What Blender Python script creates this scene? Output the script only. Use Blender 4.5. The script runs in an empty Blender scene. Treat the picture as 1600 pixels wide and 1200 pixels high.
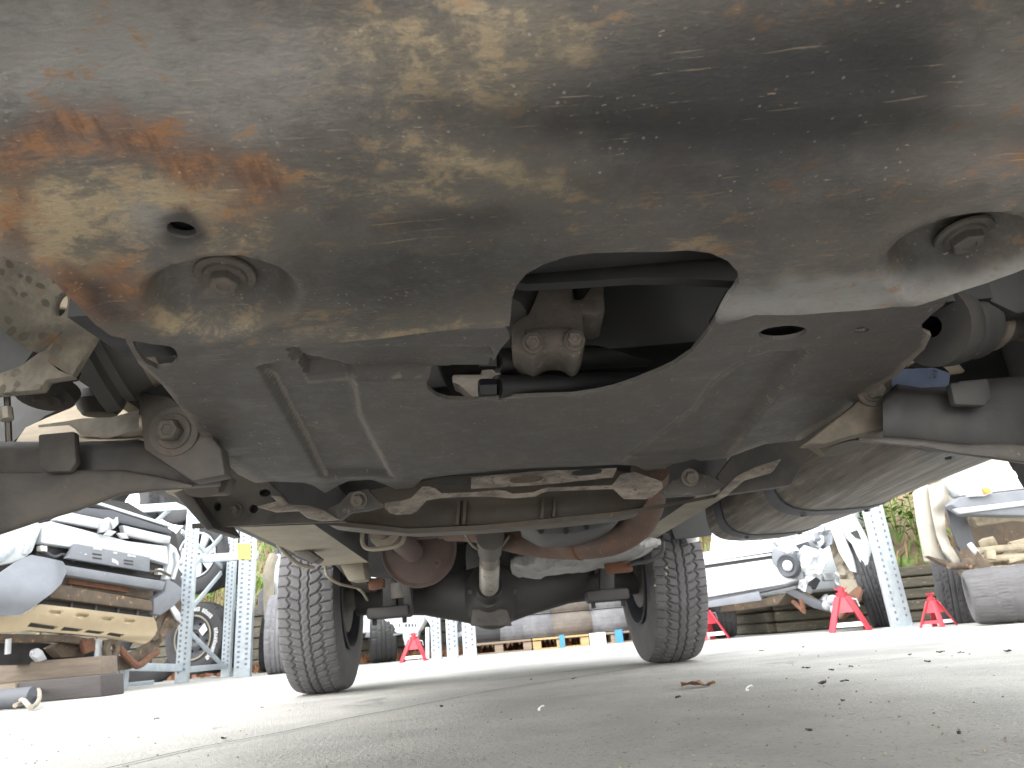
import bpy, bmesh, math, random
from mathutils import Vector, Matrix, noise, geometry
random.seed(7)
SC = bpy.context.scene
COL = SC.collection
# ---------------------------------------------------------------- camera
FPX, PITCH, ROLL = 1109.0, math.radians(19.7), math.radians(4.9)
CAM = Vector((0, 0, 0.146))
_F = Vector((0, math.cos(PITCH), math.sin(PITCH)))
_U0 = Vector((0, -math.sin(PITCH), math.cos(PITCH)))
_R0 = Vector((1, 0, 0))
_R = _R0 * math.cos(ROLL) - _U0 * math.sin(ROLL)
_U = _R0 * math.sin(ROLL) + _U0 * math.cos(ROLL)
cd = bpy.data.cameras.new("camera"); cam = bpy.data.objects.new("camera", cd); COL.objects.link(cam)
cd.sensor_width = 36; cd.lens = 36 * FPX / 1600; cd.clip_start = 0.01; cd.clip_end = 400
cd.dof.use_dof = True; cd.dof.focus_distance = 0.7; cd.dof.aperture_fstop = 24
M4 = Matrix((_R, _U, -_F)).transposed().to_4x4(); M4.translation = CAM
cam.matrix_world = M4
SC.camera = cam
# ---------------------------------------------------------------- light
SUN = Vector((-0.42, -0.46, 0.62)).normalized()
el = math.asin(SUN.z)
W = bpy.data.worlds.new("World"); SC.world = W; W.use_nodes = True
nt = W.node_tree; nt.nodes.clear()
sky = nt.nodes.new('ShaderNodeTexSky'); sky.sky_type = 'NISHITA'; sky.sun_disc = False
sky.sun_elevation = el; sky.sun_rotation = math.atan2(SUN.x, SUN.y)
sky.air_density = 3.0; sky.dust_density = 0.2; sky.ozone_density = 1.0
bg = nt.nodes.new('ShaderNodeBackground'); bg.inputs['Strength'].default_value = 0.15
wo = nt.nodes.new('ShaderNodeOutputWorld')
hs_ = nt.nodes.new('ShaderNodeHueSaturation'); hs_.inputs['Saturation'].default_value = 0.12
nt.links.new(sky.outputs[0], hs_.inputs['Color']); nt.links.new(hs_.outputs[0], bg.inputs[0]); nt.links.new(bg.outputs[0], wo.inputs[0])
sd = bpy.data.lights.new("sun", 'SUN'); sd.energy = 0.55; sd.angle = math.radians(50); sd.color = (1.0, 0.96, 0.91)
sun = bpy.data.objects.new("sun", sd); COL.objects.link(sun)
sun.rotation_euler = SUN.to_track_quat('Z', 'Y').to_euler(); sun.location = (-3, -5, 10)
SC.view_settings.view_transform = 'Standard'; SC.view_settings.look = 'None'
SC.view_settings.exposure = 2.45; SC.view_settings.gamma = 1.0; SC.view_settings.use_curve_mapping = False
try:
    SC.cycles.max_bounces = 10; SC.cycles.diffuse_bounces = 7; SC.cycles.glossy_bounces = 4
    SC.cycles.sample_clamp_indirect = 4.0
    SC.cycles.use_denoising = True
except Exception: pass

# ---------------------------------------------------------------- pixel <-> world measuring helpers
def ray(x, y):
    return _F + _R * ((x - 800) / FPX) + _U * ((600 - y) / FPX)
def P(x, y, Y):
    d = ray(x, y); return CAM + d * (Y / d.y)
def Z(x, y, z=0.0):
    d = ray(x, y); return CAM + d * ((z - CAM.z) / d.z)
def PP(x, y, p0, n):
    d = ray(x, y); return CAM + d * ((p0 - CAM).dot(n) / d.dot(n))
def proj(p):
    q = Vector(p) - CAM; w = q.dot(_F)
    return 800 + FPX * q.dot(_R) / w, 600 - FPX * q.dot(_U) / w
def sstep(a, b, x):
    if a == b: return float(x > a)
    t = min(1, max(0, (x - a) / (b - a))); return t * t * (3 - 2 * t)
def V(*a): return Vector(a)

# ---------------------------------------------------------------- materials
def _nodes(name):
    m = bpy.data.materials.new(name); m.use_nodes = True
    n = m.node_tree; n.nodes.clear()
    out = n.nodes.new('ShaderNodeOutputMaterial'); b = n.nodes.new('ShaderNodeBsdfPrincipled')
    n.links.new(b.outputs[0], out.inputs[0]); return m, n, b
def _coord(n, stretch=(1, 1, 1), kind='Object'):
    tc = n.nodes.new('ShaderNodeTexCoord'); mp = n.nodes.new('ShaderNodeMapping')
    mp.inputs['Scale'].default_value = stretch
    n.links.new(tc.outputs[kind], mp.inputs[0]); return mp.outputs[0]
def _noise(n, co, scale, detail=5, rough=0.6, dist=0.0):
    t = n.nodes.new('ShaderNodeTexNoise'); t.inputs['Scale'].default_value = scale
    t.inputs['Detail'].default_value = detail; t.inputs['Roughness'].default_value = rough
    t.inputs['Distortion'].default_value = dist
    n.links.new(co, t.inputs['Vector']); return t.outputs['Fac']
def _ramp(n, x, a, b, lo=0.0, hi=1.0):
    r = n.nodes.new('ShaderNodeMapRange'); r.interpolation_type = 'SMOOTHSTEP'
    r.inputs[1].default_value = a; r.inputs[2].default_value = b
    r.inputs[3].default_value = lo; r.inputs[4].default_value = hi
    n.links.new(x, r.inputs[0]); return r.outputs[0]
def _math(n, op, a, b):
    m = n.nodes.new('ShaderNodeMath'); m.operation = op
    for i, v in enumerate((a, b)):
        if isinstance(v, (int, float)): m.inputs[i].default_value = v
        else: n.links.new(v, m.inputs[i])
    return m.outputs[0]
def _mix(n, f, a, b):
    m = n.nodes.new('ShaderNodeMix'); m.data_type = 'RGBA'
    if isinstance(f, (int, float)): m.inputs[0].default_value = f
    else: n.links.new(f, m.inputs[0])
    for i, v in ((6, a), (7, b)):
        if isinstance(v, tuple): m.inputs[i].default_value = (*v, 1) if len(v) == 3 else v
        else: n.links.new(v, m.inputs[i])
    return m.outputs[2]
def _bump(n, b, h, strength=0.3, dist=0.002):
    bp = n.nodes.new('ShaderNodeBump'); bp.inputs['Strength'].default_value = strength
    bp.inputs['Distance'].default_value = dist
    n.links.new(h, bp.inputs['Height']); n.links.new(bp.outputs[0], b.inputs['Normal'])
def mat(name, c1, c2=None, rough=0.6, metal=0.0, scale=12, bump=0.25, bd=0.002, spot=None, spot_amt=0.62, spot_scale=40,
        dust=None, dust_amt=0.55, stretch=(1, 1, 1), coat=0):
    """two-tone mottled surface with specks and optional dust patches"""
    m, n, b = _nodes(name)
    co = _coord(n, stretch)
    if c2 is None: c2 = tuple(x * 0.72 for x in c1)
    f = _noise(n, co, scale, 6, 0.65, 0.4)
    col = _mix(n, _ramp(n, f, 0.32, 0.68), c2, c1)
    if dust:
        col = _mix(n, _ramp(n, _noise(n, co, scale * 0.45, 7, 0.7, 0.8), dust_amt - 0.06, dust_amt + 0.12), col, dust)
    if spot:
        col = _mix(n, _ramp(n, _noise(n, co, spot_scale, 4, 0.7), spot_amt, spot_amt + 0.07), col, spot)
    n.links.new(col, b.inputs['Base Color'])
    fine = _noise(n, co, scale * 9, 5, 0.7)
    n.links.new(_ramp(n, f, 0.2, 0.8, max(0.05, rough - 0.12), min(1, rough + 0.12)), b.inputs['Roughness'])
    b.inputs['Metallic'].default_value = metal
    if coat: b.inputs['Coat Weight'].default_value = coat
    if bump: _bump(n, b, _math(n, 'ADD', _math(n, 'MULTIPLY', fine, 0.5), f), bump, bd)
    return m

# ---------------------------------------------------------------- mesh builder
class MB:
    def __init__(s): s.v = []; s.f = []; s.mi = []; s.cur = 0; s.px = None
    def add(s, vs, fs):
        o = len(s.v); s.v += [Vector(v) for v in vs]
        for f in fs: s.f.append([i + o for i in f]); s.mi.append(s.cur)
        return o
    def box(s, c, size, rot=None):
        c = Vector(c); h = [x / 2 for x in size]; vs = []
        for dz in (-1, 1):
            for dx, dy in ((-1, -1), (1, -1), (1, 1), (-1, 1)):
                p = Vector((dx * h[0], dy * h[1], dz * h[2]))
                vs.append(c + (rot @ p if rot else p))
        s.add(vs, [(3, 2, 1, 0), (4, 5, 6, 7), (0, 1, 5, 4), (1, 2, 6, 5), (2, 3, 7, 6), (3, 0, 4, 7)])
        return s
    def beam(s, a, b, w, h, up=(0, 0, 1)):
        a, b = Vector(a), Vector(b); d = (b - a).normalized(); u = Vector(up)
        sd_ = d.cross(u)
        if sd_.length < 1e-4: sd_ = d.cross(Vector((1, 0, 0)))
        sd_.normalize(); u = sd_.cross(d)
        rot = Matrix((sd_, d, u)).transposed()
        return s.box((a + b) / 2, (w, (b - a).length, h), rot)
    def tube(s, path, r, seg=10, caps=True):
        path = [Vector(p) for p in path]; n = len(path)
        rs = r if isinstance(r, (list, tuple)) else [r] * n
        t = [(path[min(i + 1, n - 1)] - path[max(i - 1, 0)]).normalized() for i in range(n)]
        u = t[0].cross(Vector((0, 0, 1)))
        if u.length < 1e-3: u = t[0].cross(Vector((1, 0, 0)))
        u.normalize(); vs = []
        for i in range(n):
            u = (u - t[i] * u.dot(t[i])).normalized(); w = t[i].cross(u)
            for k in range(seg):
                a = 2 * math.pi * k / seg
                vs.append(path[i] + (u * math.cos(a) + w * math.sin(a)) * rs[i])
        fs = [(i * seg + k, i * seg + (k + 1) % seg, (i + 1) * seg + (k + 1) % seg, (i + 1) * seg + k) for i in range(n - 1) for k in range(seg)]
        if caps: fs += [tuple(range(seg))[::-1], tuple((n - 1) * seg + k for k in range(seg))]
        s.add(vs, fs); return s
    def lathe(s, prof, o, axis, seg=24, closed=False):
        o = Vector(o); ax = Vector(axis).normalized()
        u = ax.cross(Vector((0, 0, 1)))
        if u.length < 1e-3: u = ax.cross(Vector((1, 0, 0)))
        u.normalize(); w = ax.cross(u); n = len(prof); vs = []
        for a_, r_ in prof:
            for k in range(seg):
                t = 2 * math.pi * k / seg
                vs.append(o + ax * a_ + (u * math.cos(t) + w * math.sin(t)) * max(r_, 1e-5))
        fs = [(i * seg + k, i * seg + (k + 1) % seg, ((i + 1) % n) * seg + (k + 1) % seg, ((i + 1) % n) * seg + k)
              for i in range(n if closed else n - 1) for k in range(seg)]
        s.add(vs, fs); return s
    def prism(s, pts, vec):
        pts = [Vector(p) for p in pts]; vec = Vector(vec); n = len(pts)
        s.add(pts + [p + vec for p in pts], [tuple(range(n))[::-1], tuple(range(n, 2 * n))] + [(i, (i + 1) % n, n + (i + 1) % n, n + i) for i in range(n)])
        return s
    def loft(s, rings, caps=True):
        m = len(rings[0]); vs = [p for r in rings for p in r]
        fs = [(i * m + k, i * m + (k + 1) % m, (i + 1) * m + (k + 1) % m, (i + 1) * m + k) for i in range(len(rings) - 1) for k in range(m)]
        if caps: fs += [tuple(range(m))[::-1], tuple((len(rings) - 1) * m + k for k in range(m))]
        s.add(vs, fs); return s
    def bolt(s, c, axis, r=0.010, h=0.010, washer=0):
        c = Vector(c); ax = Vector(axis).normalized(); z = 0
        if washer:
            s.lathe([(0, 0), (0, washer), (0.0016, washer * 0.97), (0.0016, 0)], c, ax, 24); z = 0.0016
            s.lathe([(z, 0), (z, washer * 0.72), (z + .002, washer * 0.68), (z + .002, 0)], c, ax, 24); z += .002
        s.lathe([(z, 0), (z, r), (z + h * 0.85, r), (z + h, r * 0.88), (z + h, r * 0.5), (z + h - .001, r * .45), (z + h - .001, 0)], c, ax, 6)
        return s
    def build(s, name, m, parent=None, label=None, smooth=35, bevel=0, kind=None, bseg=2):
        me = bpy.data.meshes.new(name)
        org = Vector((0, 0, 0)); q = parent
        while q is not None: org = org + q.location; q = q.parent
        me.from_pydata([tuple(v - org) for v in s.v], [], s.f)
        for mm in (m if isinstance(m, (list, tuple)) else [m]): me.materials.append(mm)
        if any(s.mi): me.polygons.foreach_set('material_index', s.mi)
        bm = bmesh.new(); bm.from_mesh(me)
        bmesh.ops.recalc_face_normals(bm, faces=bm.faces)
        if bevel:
            es = [e for e in bm.edges if len(e.link_faces) == 2 and e.calc_face_angle(0) > 0.5]
            bmesh.ops.bevel(bm, geom=es, offset=bevel, segments=bseg, affect='EDGES', profile=0.5, clamp_overlap=True)
        bm.to_mesh(me); bm.free()
        if smooth:
            me.shade_smooth(); me.set_sharp_from_angle(angle=math.radians(smooth))
        o = bpy.data.objects.new(name, me); COL.objects.link(o)
        if parent is not None: o.parent = parent
        if label: o['label'] = label
        if kind: o['kind'] = kind
        return o

def thing(name, label, cat, loc=(0, 0, 0), group=None):
    o = bpy.data.objects.new(name, None); COL.objects.link(o); o.empty_display_size = 0.1
    o.location = loc; o['label'] = label; o['category'] = cat
    if group: o['group'] = group
    return o
def tag(o, label, cat, group=None):
    o['label'] = label; o['category'] = cat
    if group: o['group'] = group
    return o
def dup(root, loc, rot=(0, 0, 0), label=None, group=None, scale=None):
    r = root.copy(); COL.objects.link(r); r.location = loc; r.rotation_euler = rot
    if scale: r.scale = scale
    if label: r['label'] = label
    if group: r['group'] = group
    for ch in list(root.children):
        c = ch.copy(); COL.objects.link(c); c.parent = r
        for g in list(ch.children):
            d = g.copy(); COL.objects.link(d); d.parent = c
    return r
def reparent_origin(o, loc):
    """move a one-mesh thing's origin to loc without moving it"""
    o.data.transform(Matrix.Translation(-Vector(loc))); o.location = loc
def chaikin(pts, it=2, closed=True):
    for _ in range(it):
        q = []; n = len(pts)
        for i in range(n if closed else n - 1):
            a, b = pts[i], pts[(i + 1) % n]
            q.append((a[0] * .75 + b[0] * .25, a[1] * .75 + b[1] * .25)); q.append((a[0] * .25 + b[0] * .75, a[1] * .25 + b[1] * .75))
        pts = q if closed else [pts[0]] + q + [pts[-1]]
    return pts
def resample(pts, step):
    out = []; n = len(pts)
    for i in range(n):
        a, b = Vector(pts[i]), Vector(pts[(i + 1) % n]); k = max(1, int((b - a).length / step + .5))
        for j in range(k): out.append(tuple(a.lerp(b, j / k)))
    return out
def inside(p, poly):
    x, y = p[0], p[1]; c = False; j = len(poly) - 1
    for i in range(len(poly)):
        xi, yi = poly[i][0], poly[i][1]; xj, yj = poly[j][0], poly[j][1]
        if (yi > y) != (yj > y) and x < (xj - xi) * (y - yi) / (yj - yi) + xi: c = not c
        j = i
    return c
def segdist(p, a, b):
    ax, ay = a[0], a[1]; dx, dy = b[0] - ax, b[1] - ay; L = dx * dx + dy * dy
    t = 0 if L == 0 else max(0, min(1, ((p[0] - ax) * dx + (p[1] - ay) * dy) / L))
    return math.hypot(p[0] - ax - dx * t, p[1] - ay - dy * t)
def polydist(p, poly, closed=True):
    n = len(poly); return min(segdist(p, poly[i], poly[(i + 1) % n]) for i in range(n if closed else n - 1))
def ell(cx, cy, rx, ry, ang=0, n=20):
    a = math.radians(ang); out = []
    for k in range(n):
        t = 2 * math.pi * k / n; x, y = rx * math.cos(t), ry * math.sin(t)
        out.append((cx + x * math.cos(a) - y * math.sin(a), cy + x * math.sin(a) + y * math.cos(a)))
    return out
def sheet(outline, holes, mapf, step, off, jitter=0.0):
    """thin plate of any 2D outline with holes; mapf lifts a 2D point to 3D, off is its thickness vector"""
    ol = resample(outline, step); hs = [resample(h, step) for h in holes]
    pts = list(ol); edges = [(i, (i + 1) % len(ol)) for i in range(len(ol))]
    for h in hs:
        o = len(pts); pts += h; edges += [(o + i, o + (i + 1) % len(h)) for i in range(len(h))]
    xs = [p[0] for p in ol]; ys = [p[1] for p in ol]
    bnd = {}
    for p in pts: bnd.setdefault((int(p[0] // step), int(p[1] // step)), []).append(p)
    y = min(ys) + step * .5; r = 0
    while y < max(ys):
        # scanline crossings
        xsn = []
        for poly in [ol] + hs:
            j = len(poly) - 1
            for i in range(len(poly)):
                yi, yj = poly[i][1], poly[j][1]
                if (yi > y) != (yj > y): xsn.append((poly[j][0] - poly[i][0]) * (y - yi) / (yj - yi) + poly[i][0])
                j = i
        xsn.sort(); x = min(xs) + (step * .5 if r % 2 else 0)
        while x < max(xs):
            if sum(1 for q in xsn if q < x) % 2:
                ok = True; ci, cj = int(x // step), int(y // step)
                for a in (-1, 0, 1):
                    for b in (-1, 0, 1):
                        for q in bnd.get((ci + a, cj + b), ()):
                            if (q[0] - x) ** 2 + (q[1] - y) ** 2 < (step * .55) ** 2: ok = False
                if ok: pts.append((x, y))
            x += step
        y += step * .87; r += 1
    vs2, _, fs, *_ = geometry.delaunay_2d_cdt([Vector(p) for p in pts], edges, [], 0, 1e-7)
    keep = []
    for f in fs:
        c = ((vs2[f[0]].x + vs2[f[1]].x + vs2[f[2]].x) / 3, (vs2[f[0]].y + vs2[f[1]].y + vs2[f[2]].y) / 3)
        if inside(c, ol) and not any(inside(c, h) for h in hs): keep.append(tuple(f))
    off = Vector(off); top = [mapf(v.x, v.y) for v in vs2]; n = len(top)
    mb = MB(); mb.v = top + [p + off for p in top]
    ed = {}
    for f in keep:
        for i in range(3): ed[(f[i], f[(i + 1) % 3])] = 1
    mb.f = [list(f) for f in keep] + [[i + n for i in f[::-1]] for f in keep]
    mb.f += [[b, a, a + n, b + n] for (a, b) in ed if (b, a) not in ed]
    mb.mi = [0] * len(mb.f); mb.px = [(v.x, v.y) for v in vs2] * 2
    return mb
def slab(pxs, mapf, vec, mb=None):
    mb = mb or MB(); return mb.prism([mapf(*p) for p in pxs], vec)
# ---------------------------------------------------------------- materials used across the yard
def plate_material():
    m, n, b = _nodes("scuffed_skid_plate")
    co = _coord(n); at = n.nodes.new('ShaderNodeAttribute'); at.attribute_name = 'stain_light'
    sp = n.nodes.new('ShaderNodeSeparateColor'); n.links.new(at.outputs['Color'], sp.inputs[0])
    big = _noise(n, co, 8, 8, 0.68, 0.8); mid = _noise(n, co, 45, 8, 0.72, 0.4); fine = _noise(n, co, 280, 4, 0.7)
    str_ = _noise(n, _coord(n, (24, 44, 40)), 2.2, 8, 0.75, 0.5)
    brk = _math(n, 'ADD', _math(n, 'MULTIPLY', _math(n, 'SUBTRACT', mid, .5), 1.5), _math(n, 'MULTIPLY', _math(n, 'SUBTRACT', str_, .5), 1.5))
    col = _mix(n, _ramp(n, big, 0.3, 0.72), (0.082, 0.077, 0.074), (0.118, 0.104, 0.088))
    col = _mix(n, _math(n, 'MULTIPLY', _ramp(n, str_, 0.5, 0.72), 0.5), col, (0.140, 0.122, 0.098))
    col = _mix(n, _math(n, 'MULTIPLY', _ramp(n, fine, 0.52, 0.70), 0.35), col, (0.155, 0.145, 0.130))
    def layer(src, c, w, k, am=1.0, lo=.85, nz=None):
        nonlocal col
        s_ = _math(n, 'ADD', _math(n, 'MULTIPLY', src, lo), _math(n, 'MULTIPLY', nz or brk, am))
        col = _mix(n, _math(n, 'MULTIPLY', _ramp(n, s_, 0.5 - w, 0.5 + w), k), col, c)
    layer(at.outputs['Alpha'], (0.275, 0.268, 0.258), .55, .85, .8)              # worn to steel, plus painted light
    layer(sp.outputs[1], (0.190, 0.155, 0.105), .5, .75, .9)                    # brown road film
    layer(sp.outputs[1], (0.360, 0.285, 0.180), .3, .7, 1.6, .6)              # pale dried mud on top
    layer(sp.outputs[0], (0.165, 0.082, 0.048), .55, .85, .8)                   # rust
    layer(sp.outputs[0], (0.290, 0.140, 0.060), .25, .65, 1.7, .48)              # orange fresh rust
    layer(sp.outputs[0], (0.075, 0.046, 0.036), .15, .6, 1.2, .5, _math(n, 'SUBTRACT', _noise(n, _coord(n, (60, 14, 14)), 3, 6, .7), .5))
    layer(sp.outputs[2], (0.027, 0.026, 0.027), .6, .9, .6)                   # oil film
    # long scratches, flecks of mud, stone chips
    scr = _noise(n, _coord(n, (7, 150, 40)), 2.6, 4, 0.7, 0.12)
    col = _mix(n, _math(n, 'MULTIPLY', _ramp(n, scr, 0.64, 0.72), .5), col, (0.30, 0.245, 0.165))
    mp2 = n.nodes.new('ShaderNodeMapping'); mp2.inputs['Rotation'].default_value = (0, 0, -.33); mp2.inputs['Scale'].default_value = (7, 110, 30)
    n.links.new(n.nodes.new('ShaderNodeTexCoord').outputs['Object'], mp2.inputs[0])
    scr2 = _math(n, 'MULTIPLY', _ramp(n, _noise(n, mp2.outputs[0], 2.2, 3, .6, .1), .66, .72), _ramp(n, big, .48, .6))
    col = _mix(n, _math(n, 'MULTIPLY', scr2, .6), col, (0.36, 0.29, 0.19))
    chip = _noise(n, _coord(n, (60, 130, 90)), 3.1, 3, 0.55)
    col = _mix(n, _math(n, 'MULTIPLY', _ramp(n, chip, 0.68, 0.73), .6), col, (0.33, 0.275, 0.195))
    vor = n.nodes.new('ShaderNodeTexVoronoi'); vor.inputs['Scale'].default_value = 170
    n.links.new(co, vor.inputs['Vector'])
    dots = _math(n, 'MULTIPLY', _ramp(n, vor.outputs['Distance'], 0.08, 0.18, 1, 0), _ramp(n, _noise(n, co, 30, 3), .50, .60))
    col = _mix(n, _math(n, 'MULTIPLY', dots, .5), col, (0.34, 0.31, 0.27))
    n.links.new(col, b.inputs['Base Color'])
    n.links.new(_ramp(n, mid, .3, .7, .46, .72), b.inputs['Roughness'])
    b.inputs['Specular IOR Level'].default_value = 0.4
    h = _math(n, 'ADD', _math(n, 'MULTIPLY', fine, .5), _math(n, 'ADD', mid, _math(n, 'MULTIPLY', chip, .8)))
    _bump(n, b, h, .3, .002); return m
def concrete_material():
    m, n, b = _nodes("yard_concrete"); co = _coord(n)
    big = _noise(n, co, 0.35, 5, .6, .3); mid = _noise(n, co, 3.2, 7, .68, .3); fine = _noise(n, co, 140, 5, .75)
    col = _mix(n, _ramp(n, mid, .3, .7), (0.40, 0.39, 0.37), (0.53, 0.515, 0.48))
    col = _mix(n, _math(n, 'MULTIPLY', _ramp(n, big, .45, .62), .55), col, (0.25, 0.245, 0.24))
    stn = _noise(n, co, 1.3, 6, .75, 1.2)
    col = _mix(n, _math(n, 'MULTIPLY', _ramp(n, stn, .60, .68), .5), col, (0.19, 0.18, 0.17))
    agg = _noise(n, co, 85, 5, .7)
    col = _mix(n, _math(n, 'MULTIPLY', _ramp(n, agg, .56, .68), .65), col, (0.13, 0.127, 0.118))
    col = _mix(n, _math(n, 'MULTIPLY', _ramp(n, _noise(n, co, 110, 3, .6), .60, .72), .5), col, (0.56, 0.55, 0.52))
    scr = _noise(n, _coord(n, (2, 40, 1)), .9, 4, .7, .2)
    col = _mix(n, _math(n, 'MULTIPLY', _ramp(n, scr, .68, .74), .35), col, (0.6, 0.6, 0.6))
    n.links.new(col, b.inputs['Base Color']); b.inputs['Roughness'].default_value = .82
    _bump(n, b, _math(n, 'ADD', fine, _math(n, 'MULTIPLY', agg, 1.6)), .9, .006); return m
def bracket_material():
    m, n, b = _nodes("dusty_bracket"); co = _coord(n)
    f = _noise(n, co, 14, 6, .7, .4)
    col = _mix(n, _ramp(n, f, .35, .65), (0.14, 0.125, 0.102), (0.29, 0.255, 0.20))
    v = n.nodes.new('ShaderNodeTexVoronoi'); v.inputs['Scale'].default_value = 95; v.inputs['Randomness'].default_value = 1
    n.links.new(co, v.inputs['Vector'])
    nz = _noise(n, co, 260, 4, .7)
    d = _math(n, 'ADD', _math(n, 'ADD', v.outputs['Distance'], _math(n, 'MULTIPLY', _math(n, 'SUBTRACT', nz, .5), .35)), _math(n, 'MULTIPLY', _math(n, 'SUBTRACT', _noise(n, co, 60, 2), .5), .9))
    spots = _math(n, 'MULTIPLY', _ramp(n, d, .30, .40, 1, 0), _ramp(n, _noise(n, co, 16, 3), .46, .58))
    col = _mix(n, _math(n, 'MULTIPLY', _ramp(n, _noise(n, co, 8, 5, .6, .3), .48, .60), .75), col, (0.11, 0.10, 0.085))
    col = _mix(n, _math(n, 'MULTIPLY', spots, .8), col, (0.085, 0.072, 0.055))
    col = _mix(n, _ramp(n, _noise(n, co, 30, 5, .7), .6, .72), col, (0.27, 0.14, 0.06))
    n.links.new(col, b.inputs['Base Color']); b.inputs['Roughness'].default_value = .8
    _bump(n, b, _math(n, 'ADD', f, nz), .3, .002); return m
def guard_material():
    m, n, b = _nodes("scratched_guard_plate"); co = _coord(n)
    big = _noise(n, co, 7, 6, .65, .5); mid = _noise(n, co, 38, 7, .72, .4); fine = _noise(n, co, 330, 3, .7)
    col = _mix(n, _ramp(n, big, .32, .7), (0.076, 0.070, 0.067), (0.100, 0.090, 0.082))
    col = _mix(n, _math(n, 'MULTIPLY', _ramp(n, mid, .50, .75), .4), col, (0.150, 0.132, 0.112))
    col = _mix(n, _math(n, 'MULTIPLY', _ramp(n, _noise(n, co, 17, 6, .7, .8), .56, .74), .3), col, (0.060, 0.058, 0.057))
    s1 = _noise(n, _coord(n, (9, 170, 60)), 2.2, 5, .75, .15)
    col = _mix(n, _math(n, 'MULTIPLY', _ramp(n, s1, .60, .70), .6), col, (0.27, 0.235, 0.19))
    s2 = _noise(n, _coord(n, (60, 30, 30)), 3.4, 3, .6)
    col = _mix(n, _math(n, 'MULTIPLY', _ramp(n, s2, .66, .72), .6), col, (0.30, 0.265, 0.22))
    col = _mix(n, _math(n, 'MULTIPLY', _ramp(n, fine, .64, .74), .4), col, (0.25, 0.22, 0.19))
    at = n.nodes.new('ShaderNodeAttribute'); at.attribute_name = 'ridge_light_wear'
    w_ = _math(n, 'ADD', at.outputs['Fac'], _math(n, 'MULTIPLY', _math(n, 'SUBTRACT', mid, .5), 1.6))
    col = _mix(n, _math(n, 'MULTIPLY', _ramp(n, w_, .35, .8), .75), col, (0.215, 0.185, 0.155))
    n.links.new(col, b.inputs['Base Color']); n.links.new(_ramp(n, mid, .3, .7, .48, .7), b.inputs['Roughness'])
    _bump(n, b, _math(n, 'ADD', _math(n, 'MULTIPLY', fine, .5), mid), .4, .002); return m
m_plate = plate_material(); m_conc = concrete_material(); m_bracket = bracket_material()
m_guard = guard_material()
m_arm = mat("grimy_black_steel", (0.118, 0.105, 0.092), (0.062, 0.058, 0.057), .68, 0, 13, .35, .003, (0.20, 0.15, 0.10), .68, 60, (0.125, 0.105, 0.085), .57)
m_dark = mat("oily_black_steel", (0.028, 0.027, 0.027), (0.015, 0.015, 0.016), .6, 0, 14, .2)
m_black = mat("black_rubber_and_shade", (0.022, 0.022, 0.024), (0.014, 0.014, 0.015), .55, 0, 20, .15)  # black parts, also used where holes and recesses are painted as shade
m_boot = mat("dusty_black_rubber", (0.055, 0.050, 0.046), (0.032, 0.031, 0.031), .7, 0, 18, .2, .001, (0.13, .11, .09), .66, 120)
m_band = mat("dull_steel_band", (0.20, 0.165, 0.125), (0.12, 0.105, 0.09), .5, .25, 30, .2)
m_cast = mat("dusty_cast_metal", (0.150, 0.125, 0.105), (0.09, 0.08, 0.07), .8, 0, 40, .5, .003, (0.32, 0.27, 0.21), .63, 160)
m_alu = mat("pale_cast_alloy", (0.50, 0.45, 0.38), (0.33, 0.30, 0.26), .55, .2, 40, .4, .003)
m_pale = mat("sunlit_tone_inner_panel", (0.74, 0.63, 0.47), (0.52, 0.43, 0.32), .8, 0, 14, .4, .003, (0.25, 0.17, 0.1), .66, 50)  # pale tone stands in for sunlight on the inner panels
m_blue = mat("blue_painted_panel", (0.42, 0.50, 0.72), (0.25, 0.31, 0.50), .5, 0, 14, .3, .003, (0.15, 0.16, 0.2), .62, 40)
m_rail = mat("dust_coated_chassis_rail", (0.30, 0.265, 0.205), (0.20, 0.18, 0.145), .8, 0, 6, .3, .003, (0.11, 0.09, 0.07), .66, 45)
m_railside = mat("grey_chassis_paint", (0.10, 0.10, 0.10), (0.07, 0.07, 0.072), .65, 0, 8, .2)
m_cross = mat("brown_oily_crossmember", (0.105, 0.085, 0.062), (0.062, 0.052, 0.042), .6, 0, 9, .35, .003, (0.24, 0.18, 0.11), .66, 50)
m_lip = mat("scraped_steel_edge", (0.34, 0.295, 0.245), (0.15, 0.13, 0.115), .5, .2, 30, .5, .003, (0.12, 0.10, 0.09), .58, 70, stretch=(1, 1, 3))
m_rust = mat("rust", (0.17, 0.075, 0.042), (0.10, 0.05, 0.034), .9, 0, 25, .5, .003)
m_pipe = mat("rusty_exhaust_pipe", (0.150, 0.090, 0.068), (0.090, 0.064, 0.054), .8, 0, 10, .4, .002, (0.21, 0.115, 0.065), .60, 60, (0.16, 0.13, 0.11), .58)
m_muff = mat("rusty_muffler_skin", (0.145, 0.098, 0.085), (0.095, 0.070, 0.065), .75, 0, 7, .3, .002)
def tank_material():
    m, n, b = _nodes("streaked_grey_tank"); co = _coord(n)
    big = _noise(n, co, 5, 6, .65, .5); st = _noise(n, _coord(n, (46, 1.6, 46)), 1.6, 6, .75, .1)
    col = _mix(n, _ramp(n, big, .3, .7), (0.085, 0.075, 0.066), (0.150, 0.128, 0.104))
    col = _mix(n, _math(n, 'MULTIPLY', _ramp(n, st, .50, .66), .55), col, (0.27, 0.235, 0.185))
    col = _mix(n, _math(n, 'MULTIPLY', _ramp(n, st, .50, .34), .5), col, (0.055, 0.050, 0.046))
    n.links.new(col, b.inputs['Base Color']); n.links.new(_ramp(n, st, .3, .7, .62, .42), b.inputs['Roughness'])
    _bump(n, b, st, .25, .002); return m
m_tank = tank_material()
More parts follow.
